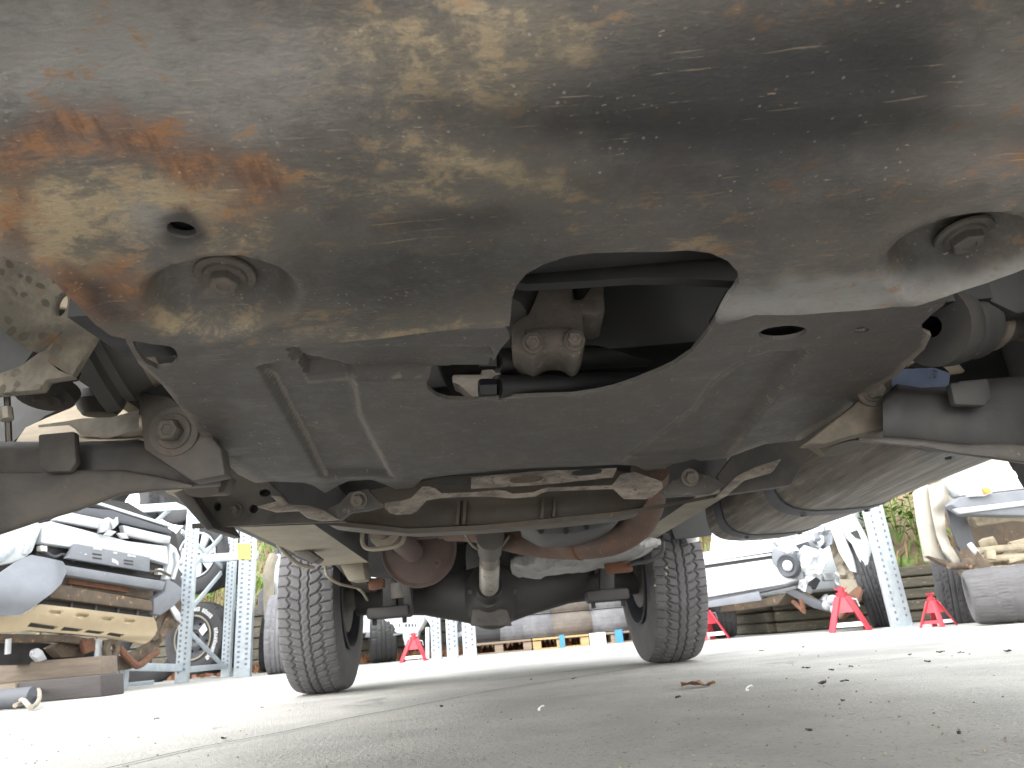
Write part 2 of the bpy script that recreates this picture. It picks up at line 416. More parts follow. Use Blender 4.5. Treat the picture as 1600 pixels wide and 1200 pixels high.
m_strap = mat("blue_grey_tank_strap", (0.085, 0.088, 0.10), (0.06, 0.062, 0.07), .6, 0, 12, .2)
m_foil = mat("crumpled_heat_shield", (0.42, 0.42, 0.41), (0.24, 0.24, 0.245), .45, .45, 30, .9, .008)
m_bright = mat("bare_bright_steel", (0.55, 0.52, 0.47), (0.36, 0.33, 0.29), .35, .5, 20, .2)
m_tyre = mat("dusty_tyre_rubber", (0.118, 0.114, 0.118), (0.080, 0.078, 0.082), .85, 0, 16, .3, .001, (0.17, .165, .16), .67, 90)
m_tyre2 = mat("aged_tyre_rubber", (0.056, 0.056, 0.059), (0.038, 0.038, 0.041), .85, 0, 14, .2)
m_tyreg = mat("pale_weathered_rubber", (0.180, 0.180, 0.191), (0.128, 0.128, 0.139), .9, 0, 10, .2)
m_tyreb = mat("brown_mud_stained_rubber", (0.165, 0.14, 0.122), (0.12, 0.104, 0.092), .9, 0, 10, .2)
m_white = mat("white_car_paint", (0.535, 0.565, 0.590), (0.480, 0.510, 0.535), .35, 0, 6, .02, .001, None, .6, 40, (0.60, 0.57, 0.52), .68)
m_silver = mat("silver_plastic_trim", (0.465, 0.480, 0.503), (0.390, 0.405, 0.427), .35, .3, 10, .05)
m_grey = mat("weathered_grey_plastic", (0.165, 0.176, 0.198), (0.129, 0.138, 0.157), .6, 0, 6, .1, .002, (0.45, 0.46, 0.48), .70, 30)
m_greyd = mat("dark_grey_plastic", (0.078, 0.084, 0.096), (0.057, 0.060, 0.072), .6, 0, 8, .1)
m_cream = mat("sun_faded_cream_plastic", (0.4, 0.325, 0.215), (0.345, 0.275, 0.18), .6, 0, 4, .05, .001, (0.35, 0.26, 0.17), .70, 22)
m_brown = mat("mud_caked_metal", (0.120, 0.090, 0.063), (0.069, 0.054, 0.042), .85, 0, 12, .5, .004, (0.36, 0.20, 0.10), .60, 18)
m_red = mat("red_stand_paint", (0.480, 0.036, 0.056), (0.384, 0.028, 0.044), .45, 0, 14, .1, .001, (0.55, 0.25, 0.25), .70, 40)
m_galv = mat("galvanised_steel", (0.450, 0.500, 0.535), (0.360, 0.405, 0.445), .45, .2, 18, .08)
m_slot = mat("dark_slot", (0.168, 0.189, 0.224), (0.140, 0.154, 0.189), .8, 0, 10, 0)
m_yellow = mat("yellow_label", (0.680, 0.560, 0.096), (0.640, 0.512, 0.080), .5, 0, 8, 0)
m_label = mat("white_paper_label", (0.85, 0.85, 0.85), (0.8, 0.8, 0.8), .6, 0, 8, 0)
m_tape = mat("blue_tape", (0.05, 0.24, 0.46), (0.04, 0.2, 0.4), .5, 0, 8, 0)
m_wood = mat("weathered_timber", (0.186, 0.146, 0.112), (0.124, 0.099, 0.081), .85, 0, 6, .5, .004, (0.14, 0.11, 0.09), .62, 20, stretch=(.6, 6, 6))
m_woodd = mat("dark_damp_timber", (0.068, 0.060, 0.058), (0.044, 0.040, 0.040), .85, 0, 6, .5, .004, (0.2, 0.15, 0.1), .66, 15, stretch=(.6, 6, 6))
m_sleeper = mat("mossy_retaining_sleeper", (0.099, 0.089, 0.066), (0.051, 0.048, 0.037), .9, 0, 4, .6, .008, (0.26, 0.215, 0.14), .60, 14, stretch=(.5, 5, 5))
m_pallet = mat("yellow_pallet_wood", (0.43, 0.3, 0.14), (0.36, 0.25, 0.12), .75, 0, 6, .3, .003, stretch=(.6, 6, 6))
m_palletg = mat("grey_pallet_wood", (0.273, 0.208, 0.150), (0.195, 0.153, 0.117), .8, 0, 6, .3, .003, stretch=(.6, 6, 6))
m_glass = mat("dark_window_glass", (0.02, 0.022, 0.025), (0.015, 0.017, 0.02), .08, 0, 4, 0)
m_lens = mat("frosted_lamp_lens", (0.495, 0.525, 0.555), (0.375, 0.405, 0.450), .2, .2, 25, .1)
m_orange = mat("orange_indicator_lens", (0.95, 0.30, 0.04), (0.8, 0.2, 0.03), .3, 0, 20, .1)
m_soil = mat("dry_bank_soil", (0.180, 0.129, 0.075), (0.114, 0.084, 0.051), .95, 0, 1.5, .8, .03, (0.12, 0.17, 0.05), .55, 3)
m_grass = mat("green_bank_grass", (0.120, 0.198, 0.027), (0.066, 0.132, 0.018), .7, 0, 1.2, 0, spot=(0.42, 0.42, 0.08), spot_amt=.6, spot_scale=2)
m_dry = mat("dry_straw_grass", (0.276, 0.204, 0.108), (0.180, 0.120, 0.066), .8, 0, 2, 0)
m_leaf = mat("fallen_brown_leaf", (0.320, 0.160, 0.080), (0.224, 0.104, 0.056), .8, 0, 30, .3)
m_scrap = mat("dark_leaf_scrap", (0.06, 0.052, 0.045), (0.04, 0.035, 0.032), .8, 0, 40, .3)
m_bluegrey = mat("faded_car_paint_beige", (0.372, 0.348, 0.300), (0.300, 0.276, 0.240), .5, 0, 6, .1, .002, (0.36, 0.24, 0.15), .66, 12)
m_creamy = mat("mud_splashed_axle_metal", (0.432, 0.374, 0.274), (0.288, 0.245, 0.180), .85, 0, 12, .5, .004, (0.2, 0.16, 0.12), .62, 30)
m_arm2 = mat("black_oily_arm_steel", (0.060, 0.056, 0.054), (0.040, 0.038, 0.039), .6, 0, 9, .35, .003, (0.16, 0.12, 0.08), .70, 60)
m_joint = mat("ground_joint_filler", (0.10, 0.10, 0.10), (0.07, 0.07, 0.07), .9, 0, 8, 0)
m_dust = mat("dust_caked_bracket", (0.215, 0.180, 0.135), (0.115, 0.10, 0.082), .85, 0, 16, .5, .004, (0.10, 0.075, 0.055), .60, 40)
# ================================================================ setting: ground
gm = MB(); gm.box((0, 20, -0.1), (160, 160, 0.2)); ground = gm.build("concrete_ground", m_conc, kind='structure', smooth=0)
jm = MB()
jp = [Z(*p) for p in ((120, 1214), (300, 1172), (430, 1148), (560, 1121), (690, 1096), (770, 1080), (900, 1060), (1000, 1043), (1130, 1022), (1260, 1001))]
for a, b in zip(jp, jp[1:]):
    d = (b - a); s_ = Vector((-d.y, d.x, 0)).normalized() * .0035
    jm.add([a - s_ + V(0, 0, .003), a + s_ + V(0, 0, .003), b + s_ + V(0, 0, .003), b - s_ + V(0, 0, .003)], [(0, 1, 2, 3)])
jm.build("ground_joint", m_joint, kind='structure', smooth=0)

# ================================================================ tyres and wheels
def tyre_mesh(R, w, rim, nA=96, nW=20, depth=0.008, pitches=24, crown=.010):
    """all-terrain tyre round the local X axis: ribs, wavy grooves and lateral sipes cut in the tread"""
    mb = MB(); prof = []
    hs = R - rim
    for x, r in ((-.34, rim), (-.42, rim + .006), (-.485, rim + hs * .25), (-.5, rim + hs * .5), (-.485, rim + hs * .75), (-.455, R - .006 - crown)): prof.append((x * w, r, 0))
    for i in range(nW + 1):
        u = -1 + 2 * i / nW
        prof.append((u * .43 * w, R - crown * abs(u) ** 3 - .002 * u * u, u))
    prof += [(-x, r, 0) for x, r, _ in reversed(prof[:6])]
    n = len(prof); vs = []
    tri = lambda t: abs((t % 1) * 2 - 1) * 2 - 1
    for k in range(nA):
        a = 2 * math.pi * k / nA; s = k / nA * pitches + .22 * math.sin(3 * a) + .13 * math.sin(7 * a + 1)
        for i, (x, r, u) in enumerate(prof):
            if 6 <= i < n - 6:
                g = 0
                for c, am, wd, ph in ((-.16, .03, .035, 0), (.16, .03, .035, .5), (-.60, .075, .045, .3), (.60, .075, .045, .8)):
                    g = max(g, 1 - sstep(wd * .6, wd * 1.6, abs(u - c - am * tri(s + ph))))
                lat = 0
                if .2 < abs(u) < .58: lat = 1 - sstep(.05, .12, abs(((s + 1.3 * abs(u) * abs(u) + (.0 if u < 0 else .4)) % 1) - .5))
                elif abs(u) > .62: lat = .9 * (1 - sstep(.05, .10, abs(((s + .15 * abs(u) + (.3 if u < 0 else .7)) % 1) - .5)))
                elif abs(u) < .13: lat = .35 * (1 - sstep(.03, .07, abs(((s + u * 2) % 1) - .5)))
                r -= depth * max(g, lat)
            elif i in (5, n - 6): r -= .004 * (1 - sstep(.05, .12, abs(((s + .1) % 1) - .5)))
            vs.append((x, r * math.cos(a), r * math.sin(a)))
    fs = [(k * n + i, k * n + i + 1, ((k + 1) % nA) * n + i + 1, ((k + 1) % nA) * n + i) for k in range(nA) for i in range(n - 1)]
    # inner bead closing strip
    fs += [(k * n + n - 1, k * n, ((k + 1) % nA) * n, ((k + 1) % nA) * n + n - 1) for k in range(nA)]
    mb.add(vs, fs); return mb

# ================================================================ the four wheel drive overhead
CAR = thing("four_wheel_drive_car", "dusty four wheel drive car seen from underneath, scuffed skid plate nearest and knobbly rear tyres", "car", (-.05, 1.7, 0))
YAW = math.radians(3.9); _d = V(-math.sin(YAW), math.cos(YAW), 0); _r = V(math.cos(YAW), math.sin(YAW), 0)
def CF(l, f, z): return V(0, .46, z) + _r * l + _d * f
RCAR = Matrix.Rotation(YAW, 3, 'Z')
# ---- front skid plate
rear1 = [(-140, 380), (0, 400), (45, 415), (85, 435), (118, 465), (150, 497), (175, 515), (205, 524), (240, 530), (330, 540), (420, 544), (500, 543), (600, 538), (720, 528), (797, 524)]
cut1 = [(799, 500), (801, 478), (808, 458), (824, 438), (850, 421), (885, 408), (930, 400), (1000, 397), (1075, 394), (1110, 398), (1138, 410), (1153, 426), (1155, 442), (1145, 460), (1126, 480), (1117, 492), (1121, 497)]
rear2 = [(1180, 495), (1250, 491), (1320, 484), (1380, 477), (1440, 468), (1490, 458), (1540, 445), (1590, 428), (1640, 408), (1760, 365)]
OUT1 = rear1 + cut1 + rear2 + [(1800, 200), (1850, 0), (1850, -240), (800, -260), (-260, -240), (-240, 0), (-180, 200)]
edge1 = rear1 + [(1117, 497)] + rear2
def base1(x, y): return .352 + .26 * sstep(.50, .0, y) * max(0, .46 - y)
def relief1(px, py):
    z = 0; d = polydist((px, py), edge1, False)
    for cx, cy, rx, ry, dp in ((343, 455, 128, 60, .022), (1515, 398, 140, 64, .034)):
        ang = 0 if cx < 800 else -.12
        dx, dy = px - cx, py - cy; dx, dy = dx * math.cos(ang) + dy * math.sin(ang), -dx * math.sin(ang) + dy * math.cos(ang)
        e = math.hypot(dx / rx, dy / ry)
        z += dp * (1 - sstep(.66, 1.0, e)) * sstep(6, 46, d) - .0015 * math.exp(-((e - 1.06) / .09) ** 2)
    z -= .006 * (1 - sstep(2, 34, d))
    z += .004 * sstep(60, 0, abs(py - 205 - .05 * (px - 800))) * sstep(500, 900, px)
    z += .006 * math.sin(px * .0045 + 1) * math.sin(py * .009)
    z += .0012 * noise.noise(Vector((px * .012, py * .012, 0)))
    return z
def solve(px, py, base):
    z = .36
    for _ in range(6):
        q = Z(px, py, z); z = base(q.x, q.y)
    return Z(px, py, z)
def xy(pts, base): return [(lambda q: (q.x, q.y))(solve(*p, base)) for p in pts]
def map1(x, y):
    z = base1(x, y); px, py = proj((x, y, z)); return V(x, y, z + relief1(px, py))
hole1 = ell(284, 358, 24, 11, 14)
lipb = lambda x, y: base1(x, y) - .006
NR = len(rear1) + len(cut1)
OUT1xy = xy(rear1, lipb) + xy(cut1, base1) + xy(rear2, lipb) + xy(OUT1[NR + len(rear2):], base1)
sp = sheet(OUT1xy, [xy(hole1, base1)], map1, .005, (0, 0, .005))
skid = sp.build("skid_plate", m_plate, CAR, smooth=50)
BL = [  # stains: px,py,rx,ry,angle,strength,channel (0 rust 1 mud 2 oil 3 bare steel, plus painted light at upper left and rear lip)
    (90, 205, 100, 45, -12, 1.0, 0), (210, 215, 110, 45, 12, 1.0, 0), (300, 265, 80, 45, 25, .9, 0), (400, 270, 75, 35, 22, 1.1, 0), (390, 310, 70, 40, -20, .8, 0),
    (20, 330, 35, 90, 5, .8, 0), (180, 440, 60, 45, 20, .9, 0), (130, 462, 90, 32, 35, 1.0, 0), (210, 490, 40, 25, 0, .8, 0), (60, 440, 80, 25, 30, .7, 0), (20, 250, 60, 40, 0, .8, 0),
    (1590, 240, 40, 40, 0, .45, 0), (1540, 260, 60, 25, -25, .35, 0), (1225, 290, 14, 9, 0, .7, 0), (1110, 385, 50, 10, 5, .4, 0),
    (90, 330, 140, 70, 0, 1.2, 1), (300, 305, 150, 45, 10, 1.1, 1), (430, 275, 60, 20, 25, 1.0, 1), (120, 400, 120, 40, 20, 1.0, 1), (330, 360, 120, 40, 0, .55, 1), (250, 500, 90, 22, 0, .9, 1), (400, 500, 130, 25, 0, .6, 1),
    (690, 90, 220, 80, 10, .7, 1), (790, 40, 120, 40, 15, .8, 1), (770, 265, 140, 26, 16, 1.0, 1), (660, 235, 90, 30, 10, .6, 1), (540, 80, 120, 70, 0, .45, 1), (870, 60, 60, 45, 0, .9, 1), (900, 95, 50, 14, 10, .9, 1), (640, 385, 130, 14, 0, .55, 1), (640, 520, 150, 14, -3, .7, 1), (1090, 380, 50, 12, 0, .8, 1), (700, 290, 230, 60, 5, .45, 1), (590, 120, 200, 60, 0, .4, 1),
    (1150, 165, 360, 130, -4, 1.45, 2), (1370, 120, 150, 130, 0, 1.2, 2), (860, 180, 80, 60, 0, .8, 2), (1000, 120, 170, 90, 0, .7, 2), (650, 420, 270, 75, -3, .85, 2), (720, 345, 160, 30, -3, .9, 2), (690, 160, 60, 40, 0, .6, 2), (540, 340, 50, 40, 60, .5, 2), (540, 250, 40, 70, 0, .35, 2),
    (1300, 330, 260, 40, -6, .5, 2), (290, 358, 44, 30, 10, 1.6, 2), (160, 470, 80, 26, 36, .9, 2), (380, 460, 70, 30, 0, .35, 2), (1480, 400, 90, 45, -8, .8, 2),
    (100, 80, 320, 140, 0, .95, 3), (330, 110, 260, 120, 0, .8, 3), (60, 20, 200, 60, 0, .4, 3), (240, 330, 110, 45, 0, .8, 3), (330, 440, 110, 45, 0, .4, 3), (1560, 170, 120, 170, 0, .55, 3), (1300, 462, 250, 34, -6, 1.5, 3), (1550, 436, 130, 26, -16, 1.3, 3), (1230, 430, 120, 40, 0, .25, 3), (420, 520, 200, 20, 0, .25, 3)]
ca = skid.data.color_attributes.new("stain_light", 'FLOAT_COLOR', 'POINT')
nv = len(skid.data.vertices); org = Vector(CAR.location); buf = []
for v in skid.data.vertices:
    px, py = proj(v.co + org); ch = [0, 0, 0, 0]
    wx = px + 22 * noise.noise(Vector((px * .02, py * .03, 1))); wy = py + 14 * noise.noise(Vector((px * .02, py * .03, 7)))
    for cx, cy, rx, ry, an, s, c in BL:
        a = math.radians(an); dx, dy = wx - cx, wy - cy
        e = math.hypot((dx * math.cos(a) + dy * math.sin(a)) / rx, (-dx * math.sin(a) + dy * math.cos(a)) / ry)
        if e < 1.7: ch[c] = max(ch[c], s * (1 - sstep(.1, 1.6, e)))
    buf += ch
ca.data.foreach_set('color', buf)
def on1(px, py, dz=0):
    q = solve(px, py, base1); z = q.z + relief1(px, py); return V(q.x, q.y, z + dz)
for c, rr in (((352, 428), .0092), ((1506, 366), .0105)):
    z_ = .37
    for _ in range(40):
        q = Z(*c, z_); z_ = z_ * .6 + map1(q.x, q.y).z * .4
    q = Z(*c, z_ - .001)
    MB().bolt(q, (0, -.15, -1), rr, .0065, .0185).build("bolt", m_cast if c[0] < 800 else m_arm, skid, smooth=30)
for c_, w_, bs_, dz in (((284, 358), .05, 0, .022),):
    q = solve(*c_, base1); MB().box(q + V(0, .012, dz), (w_, .05, .03)).build("hole_shade_box", m_black, CAR, smooth=0)  # black box added to paint the hole's inside as shade
# ---- engine guard plate behind it
L2 = [(300, 520), (190, 508), (198, 535), (218, 570), (252, 600), (300, 662), (345, 716), (372, 742), (400, 756)]
R2r = [(430, 762), (475, 765), (492, 772), (508, 782), (526, 772), (545, 763), (580, 761), (600, 768), (618, 776), (644, 774), (662, 759), (719, 749), (790, 742), (850, 738), (920, 735), (964, 733), (994, 737), (1012, 748), (1040, 744), (1052, 734), (1082, 729), (1134, 722), (1165, 705), (1195, 694)]
RR2 = [(1250, 687), (1310, 650), (1360, 612), (1400, 588), (1445, 545), (1455, 524), (1443, 519), (1440, 507), (1455, 492), (1474, 478), (1482, 466), (1470, 452), (1180, 478), (1130, 486)]
H2 = [(1119, 499), (1108, 517), (1080, 551), (1052, 570), (1028, 581), (995, 594), (960, 606), (930, 613), (895, 618), (840, 620), (790, 623), (740, 626), (700, 624), (682, 618), (668, 607), (666, 596), (675, 588), (705, 587), (705, 586), (764, 586), (768, 572), (782, 545), (797, 528), (790, 512)]
OUT2 = L2 + R2r + RR2 + H2 + [(600, 520)]
def base2(x, y): return .364 - .022 * sstep(.55, .98, y)
PL = [(408, 574), (440, 566), (548, 590), (560, 650), (612, 752), (505, 746)]
PU = [(452, 545), (772, 545), (768, 589), (552, 592), (480, 598)]
PR = [(1262, 552), (1205, 553), (1155, 570), (1112, 600), (1085, 640), (1030, 682), (965, 722), (985, 732), (1085, 728), (1140, 706)]
rear2e = R2r
def relief2(px, py):
    p = (px, py); z = 0
    for poly, h, w in ((PL, .009, 7), (PU, .010, 5), (PR, .010, 8)):
        d = polydist(p, poly); d = d if inside(p, poly) else -d
        z += h * sstep(-w * .5, w * .5, d)
    z += .010 * (1 - sstep(0, 40, polydist(p, rear2e, False))) * sstep(735, 775, py + .045 * (px - 400))
    z += .0012 * noise.noise(Vector((px * .01, py * .014, 4)))
    return z
def map2(x, y):
    z = base2(x, y); px, py = proj((x, y, z)); return V(x, y, z + relief2(px, py))
holes2 = [[(205, 526), (255, 534), (274, 548), (280, 562), (268, 574), (246, 577), (226, 566), (212, 546)], ell(1223, 520, 38, 11, -5), ell(1345, 515, 13, 4.5, -5), ell(525, 553, 12, 4.5), ell(657, 548, 38, 8, 0)]
s2 = sheet(xy(OUT2, base2), [xy(h, base2) for h in holes2], map2, .0042, (0, 0, .004))
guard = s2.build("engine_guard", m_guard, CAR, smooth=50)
wa = guard.data.attributes.new("ridge_light_wear", 'FLOAT', 'POINT'); wl_ = []  # lighter lines paint the ridge highlights, along with scuffed plate edges
RIDGE_LIGHT_WEAR = [([(410, 576), (432, 586), (510, 742)], 5, 1.0), ([(552, 592), (562, 650), (610, 742)], 6, .75), ([(552, 591), (660, 589)], 4, .8), ([(455, 545), (482, 598), (550, 591)], 5, .6), ([(1262, 553), (1140, 706)], 6, .7), ([(1205, 553), (1155, 570), (1112, 600), (1085, 640), (1030, 682), (968, 722)], 7, .55),
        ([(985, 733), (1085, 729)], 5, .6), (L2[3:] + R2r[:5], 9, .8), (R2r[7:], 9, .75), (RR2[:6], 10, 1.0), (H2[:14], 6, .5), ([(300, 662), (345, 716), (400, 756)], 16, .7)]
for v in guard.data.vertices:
    p = proj(v.co + Vector(CAR.location)); wl_.append(max(s * math.exp(-(polydist(p, pl, False) / w) ** 2) for pl, w, s in RIDGE_LIGHT_WEAR))
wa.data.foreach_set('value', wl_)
MB().box(solve(245, 552, base2) + V(0, 0.01, .03), (.10, .08, .02)).build("notch_shade_box", m_black, CAR)  # black box added as shade behind the oval notch
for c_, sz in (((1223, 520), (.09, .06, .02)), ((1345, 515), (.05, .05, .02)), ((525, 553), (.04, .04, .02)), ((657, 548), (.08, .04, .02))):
    MB().box(solve(*c_, base2) + V(0, .012, .024), sz).build("hole_shade_box", m_black, CAR, smooth=0)  # black boxes added as shade behind the guard holes
# ---- rear edge brackets of the guard plate
def band(top, bot, Y, th, m, name, **k):
    """ribbon between two traced edges at its own depth Y, given thickness th"""
    def samp(pl, n):
        L = [0]
        for a, b in zip(pl, pl[1:]): L.append(L[-1] + math.hypot(b[0] - a[0], b[1] - a[1]))
        out = []
        for i in range(n):
            t = L[-1] * i / (n - 1); j = max(k_ for k_ in range(len(L)) if L[k_] <= t + 1e-9); j = min(j, len(pl) - 2)
            f = (t - L[j]) / max(1e-9, L[j + 1] - L[j]); out.append((pl[j][0] + (pl[j + 1][0] - pl[j][0]) * f, pl[j][1] + (pl[j + 1][1] - pl[j][1]) * f))
        return out
    n = max(8, 3 * max(len(top), len(bot))); T, B = samp(top, n), samp(bot, n); mb = MB(); rings = []
    Yf = Y if callable(Y) else (lambda x, y: Y)
    for t, b in zip(T, B):
        y0 = Yf(*t); y1 = Yf(*b); rings.append([P(*b, y1), P(*t, y0), P(*t, y0 + th), P(b[0], b[1] - 1, y1 + th)])
    mb.loft(rings); return mb.build(name, m, CAR, **k)
band([(736, 746), (837, 736), (919, 733), (964, 731)], [(736, 764), (790, 761), (854, 757), (958, 746)], .965, .01, m_lip, "torn_plate_edge")
for cx, cy, rx, ry in ((917, 737, 24, 4), (822, 748, 26, 5), (706, 753, 27, 6)):
    MB().prism([P(x, y, .958) for x, y in ell(cx, cy, rx, ry, -5, 18)], V(0, .006, 0)).build("edge_slot", m_cross if cx == 822 else m_dark, CAR, smooth=0)
band([(601, 786), (641, 780), (660, 760), (676, 760), (690, 771), (740, 769), (785, 765), (802, 772), (834, 769), (850, 762), (958, 758), (968, 742), (990, 737), (1034, 752)],
     [(601, 794), (613, 805), (648, 803), (666, 782), (690, 778), (740, 776), (772, 776), (798, 779), (837, 776), (850, 768), (958, 764), (974, 780), (1016, 780), (1036, 762)], .985, .045, m_lip, "bent_mount_strip")
slabp = lambda pts, Y, th, m, name, bev=.002, **k: slab(pts, lambda x, y: P(x, y, Y), V(0, th, 0)).build(name, m, CAR, bevel=bev, **k)
slabp([(510, 796), (530, 786), (546, 769), (575, 763), (590, 780), (602, 790), (575, 797), (548, 800), (532, 812), (518, 810)], .99, .012, m_guard, "bolt_flange")
slabp([(1034, 766), (1050, 751), (1085, 737), (1112, 744), (1135, 757), (1110, 772), (1040, 776)], .99, .012, m_guard, "bolt_flange")
for c in ((561, 781), (1078, 746)):
    MB().bolt(P(*c, .984), (0, -1, -.3), .0085, .008, .0125).build("bolt", m_band, CAR)
slabp([(400, 791), (432, 783), (422, 774), (440, 775), (452, 788), (480, 789), (507, 797), (529, 811), (500, 813), (478, 808), (465, 797), (428, 799)], .985, .012, m_lip, "torn_strip")
slabp([(1122, 772), (1150, 744), (1180, 729), (1222, 716), (1208, 737), (1165, 749), (1135, 775), (1118, 778)], .985, .012, m_lip, "torn_strip")
slabp([(1135, 772), (1120, 745), (1150, 705), (1215, 680), (1300, 650), (1290, 690), (1262, 716), (1236, 757), (1190, 764)], 1.02, .02, m_arm, "corner_plate")
# ---- crossmember
slabp([(500, 814), (560, 768), (700, 742), (960, 730), (1030, 752), (1005, 793), (970, 801), (860, 812), (760, 820), (640, 826), (560, 821)], 1.10, .10, m_cross, "crossmember", .004)
band([(300, 818), (420, 814), (500, 812), (560, 818), (640, 826), (760, 820), (860, 810), (970, 799), (1050, 785), (1130, 770), (1200, 758)],
     [(300, 826), (420, 822), (500, 819), (560, 825), (640, 834), (760, 828), (860, 818), (970, 806), (1050, 791), (1130, 775), (1200, 763)], 1.075, .10, m_cross, "crossmember_flange")
for x, y0, y1 in ((718, 782, 822), (850, 776, 812), (868, 778, 810), (728, 782, 821)):
    MB().beam(P(x, y0, 1.09), P(x - 3, y1, 1.09), .006, .012, (0, -1, 0)).build("pressed_rib", m_cross, CAR, bevel=.002)
# left chassis plate with bolt and holes
cp = sheet([(285, 765), (300, 745), (350, 725), (410, 745), (470, 800), (540, 815), (440, 818), (330, 824), (308, 800)], [ell(340, 792, 6, 7), ell(396, 795, 7, 7), ell(414, 770, 9, 6)],
           lambda x, y: P(x, y, 1.03), 9, (0, .008, 0)); cp.build("chassis_plate", m_arm, CAR)
slabp([(290, 765), (345, 735), (410, 750), (470, 802), (330, 822), (308, 800)], 1.045, .02, m_black, 'chassis_hole_shade', 0)  # black sheet added so the plate holes look shaded
MB().bolt(P(368, 797, 1.028), (0, -1, -.2), .007, .006, .011).build("bolt", m_arm, CAR)
slabp([(270, 770), (292, 762), (335, 826), (322, 828)], 1.0, .10, m_arm, "chassis_plate_flange")
# ---- chassis rails
def rail(l0, l1, f0, f1, z0, z1):
    mb = MB(); vs = []
    for f in (f0, f1):
        for l, z in ((l0, z0), (l1, z0), (l1, z1), (l0, z1)): vs.append(CF(l, f, z))
    mb.add(vs, [(0, 1, 2, 3), (7, 6, 5, 4)]); mb.add(vs, [(0, 4, 5, 1)]); mb.cur = 1
    mb.add(vs, [(1, 5, 6, 2), (2, 6, 7, 3), (3, 7, 4, 0)])
    o = mb.build("chassis_rail", [m_rail, m_railside], CAR, smooth=0); return o
rail(-.535, -.385, .72, 1.93, .418, .56); rail(.475, .555, .9, 1.9, .418, .56)
slabp([(531, 882), (566, 876), (571, 905), (545, 908), (538, 895)], 2.38, .10, m_rail, "spring_hanger", .004)
slabp([(575, 903), (598, 903), (598, 918), (576, 922)], 2.45, .05, m_rust, "hanger_bracket", .004)
slabp([(440, 836), (470, 850), (500, 872), (490, 880), (462, 868)], 1.95, .05, m_arm, "hanger_bracket", .004)
slabp([(945, 880), (985, 876), (990, 892), (950, 896)], 2.5, .05, m_rust, "hanger_bracket", .004)
MB().lathe([(0, .0), (0, .022), (.03, .028), (.055, .024), (.075, .012), (.078, 0)], P(1076, 848, 2.85) + V(.02, 0, 0), (-.12, -.1, 1), 14).build("bump_stop", m_label, CAR)
# ---- engine seen through the opening
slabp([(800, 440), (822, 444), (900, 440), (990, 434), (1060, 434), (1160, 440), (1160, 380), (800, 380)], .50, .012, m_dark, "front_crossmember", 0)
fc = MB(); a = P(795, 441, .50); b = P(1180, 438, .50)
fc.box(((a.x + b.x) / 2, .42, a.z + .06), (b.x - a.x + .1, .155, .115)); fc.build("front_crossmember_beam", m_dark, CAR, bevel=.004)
T = lambda q: [(760 + x / 3.81, 380 + y / 3.81) for x, y in q]
slabp(T([(150, 480), (210, 440), (250, 420), (290, 330), (330, 230), (510, 220), (520, 330), (570, 330), (640, 240), (700, 240), (708, 410), (640, 428), (575, 412), (585, 600), (560, 655), (520, 670), (470, 630), (400, 620), (330, 640), (280, 690), (225, 662), (190, 640), (150, 640)]), .60, .06, m_cast, "oil_filter_bracket", .004)
slabp(T([(225, 505), (510, 490), (520, 560), (480, 600), (330, 610), (235, 600)]), .596, .01, m_cast, "bracket_boss", .003)
for c in ((277, 594), (525, 578)):
    MB().bolt(P(760 + c[0] / 3.81, 380 + c[1] / 3.81, .594), (0, -1, -.25), .0068, .006, .0098).build("bolt", m_cast, CAR)
MB().tube([P(795, 495, .62), P(815, 480, .64), P(845, 460, .68), P(850, 430, .7)], [.02, .028, .03, .03], 14).build("oil_filter", m_arm, CAR)
slabp([(752, 565), (762, 540), (790, 535), (790, 560), (782, 566), (783, 600), (786, 622), (742, 625), (715, 600), (706, 598), (706, 584), (752, 584)], .70, .03, m_alu, "alloy_bracket", .003)
slabp([(744, 545), (770, 538), (800, 530), (812, 548), (785, 546), (762, 552)], .66, .006, m_cast, "wiring_clip", .001)
for y in (563, 606):
    MB().bolt(P(774, y, .64), (-1, -.2, 0), .009, .016).build("bolt", m_black, CAR)
    MB().tube([P(776, y, .642), P(800, y - 1, .65), P(1010, y - 8, .72)], .0125, 12).build("coolant_pipe", m_black if y > 600 else m_dark, CAR)
eb = MB(); eb.box((.05, .98, .62), (.62, .44, .40)); eb.build("engine_block", m_black, CAR, bevel=.01)  # blackened so the opening looks deep in shade
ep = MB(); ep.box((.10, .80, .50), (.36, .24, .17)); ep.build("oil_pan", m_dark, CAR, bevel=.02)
# ---- left front suspension
Tb = lambda q: [(x / 4.616, 380 + y / 4.616) for x, y in q]
br = sheet(Tb([(-200, 40), (0, 75), (100, 105), (215, 160), (480, 330), (745, 585), (520, 955), (470, 930), (400, 885), (345, 850), (360, 780), (390, 700), (455, 640), (430, 625), (385, 660), (330, 715), (285, 755), (235, 772), (170, 745), (90, 685), (0, 620), (-200, 480)]),
           [Tb(ell(440, 442, 45, 88, 14))], lambda x, y: P(x, y, .50 + .0004 * (x - 80) + .02 * sstep(500, 560, y)), 8, (0, .006, 0))
br.build("recovery_bracket", m_bracket, CAR)
slabp(Tb([(-200, 1000), (0, 935), (150, 880), (300, 770), (400, 660), (455, 645), (400, 760), (350, 850), (420, 910), (520, 955), (330, 985), (280, 1055), (0, 1082), (-200, 1100)]), .535, .01, m_bracket, "recovery_bracket_lip", .001)
slabp(Tb([(-200, 520), (0, 640), (90, 700), (180, 750), (250, 775), (150, 880), (0, 935), (-200, 990)][:0] + [(-200, 480), (0, 590), (90, 660), (180, 720), (260, 750), (160, 890), (0, 945), (-200, 1000)]), .545, .01, m_railside, "bracket_gusset", .001)
a, b = P(140, 594, .62), P(285, 530, .64); ax = (b - a)
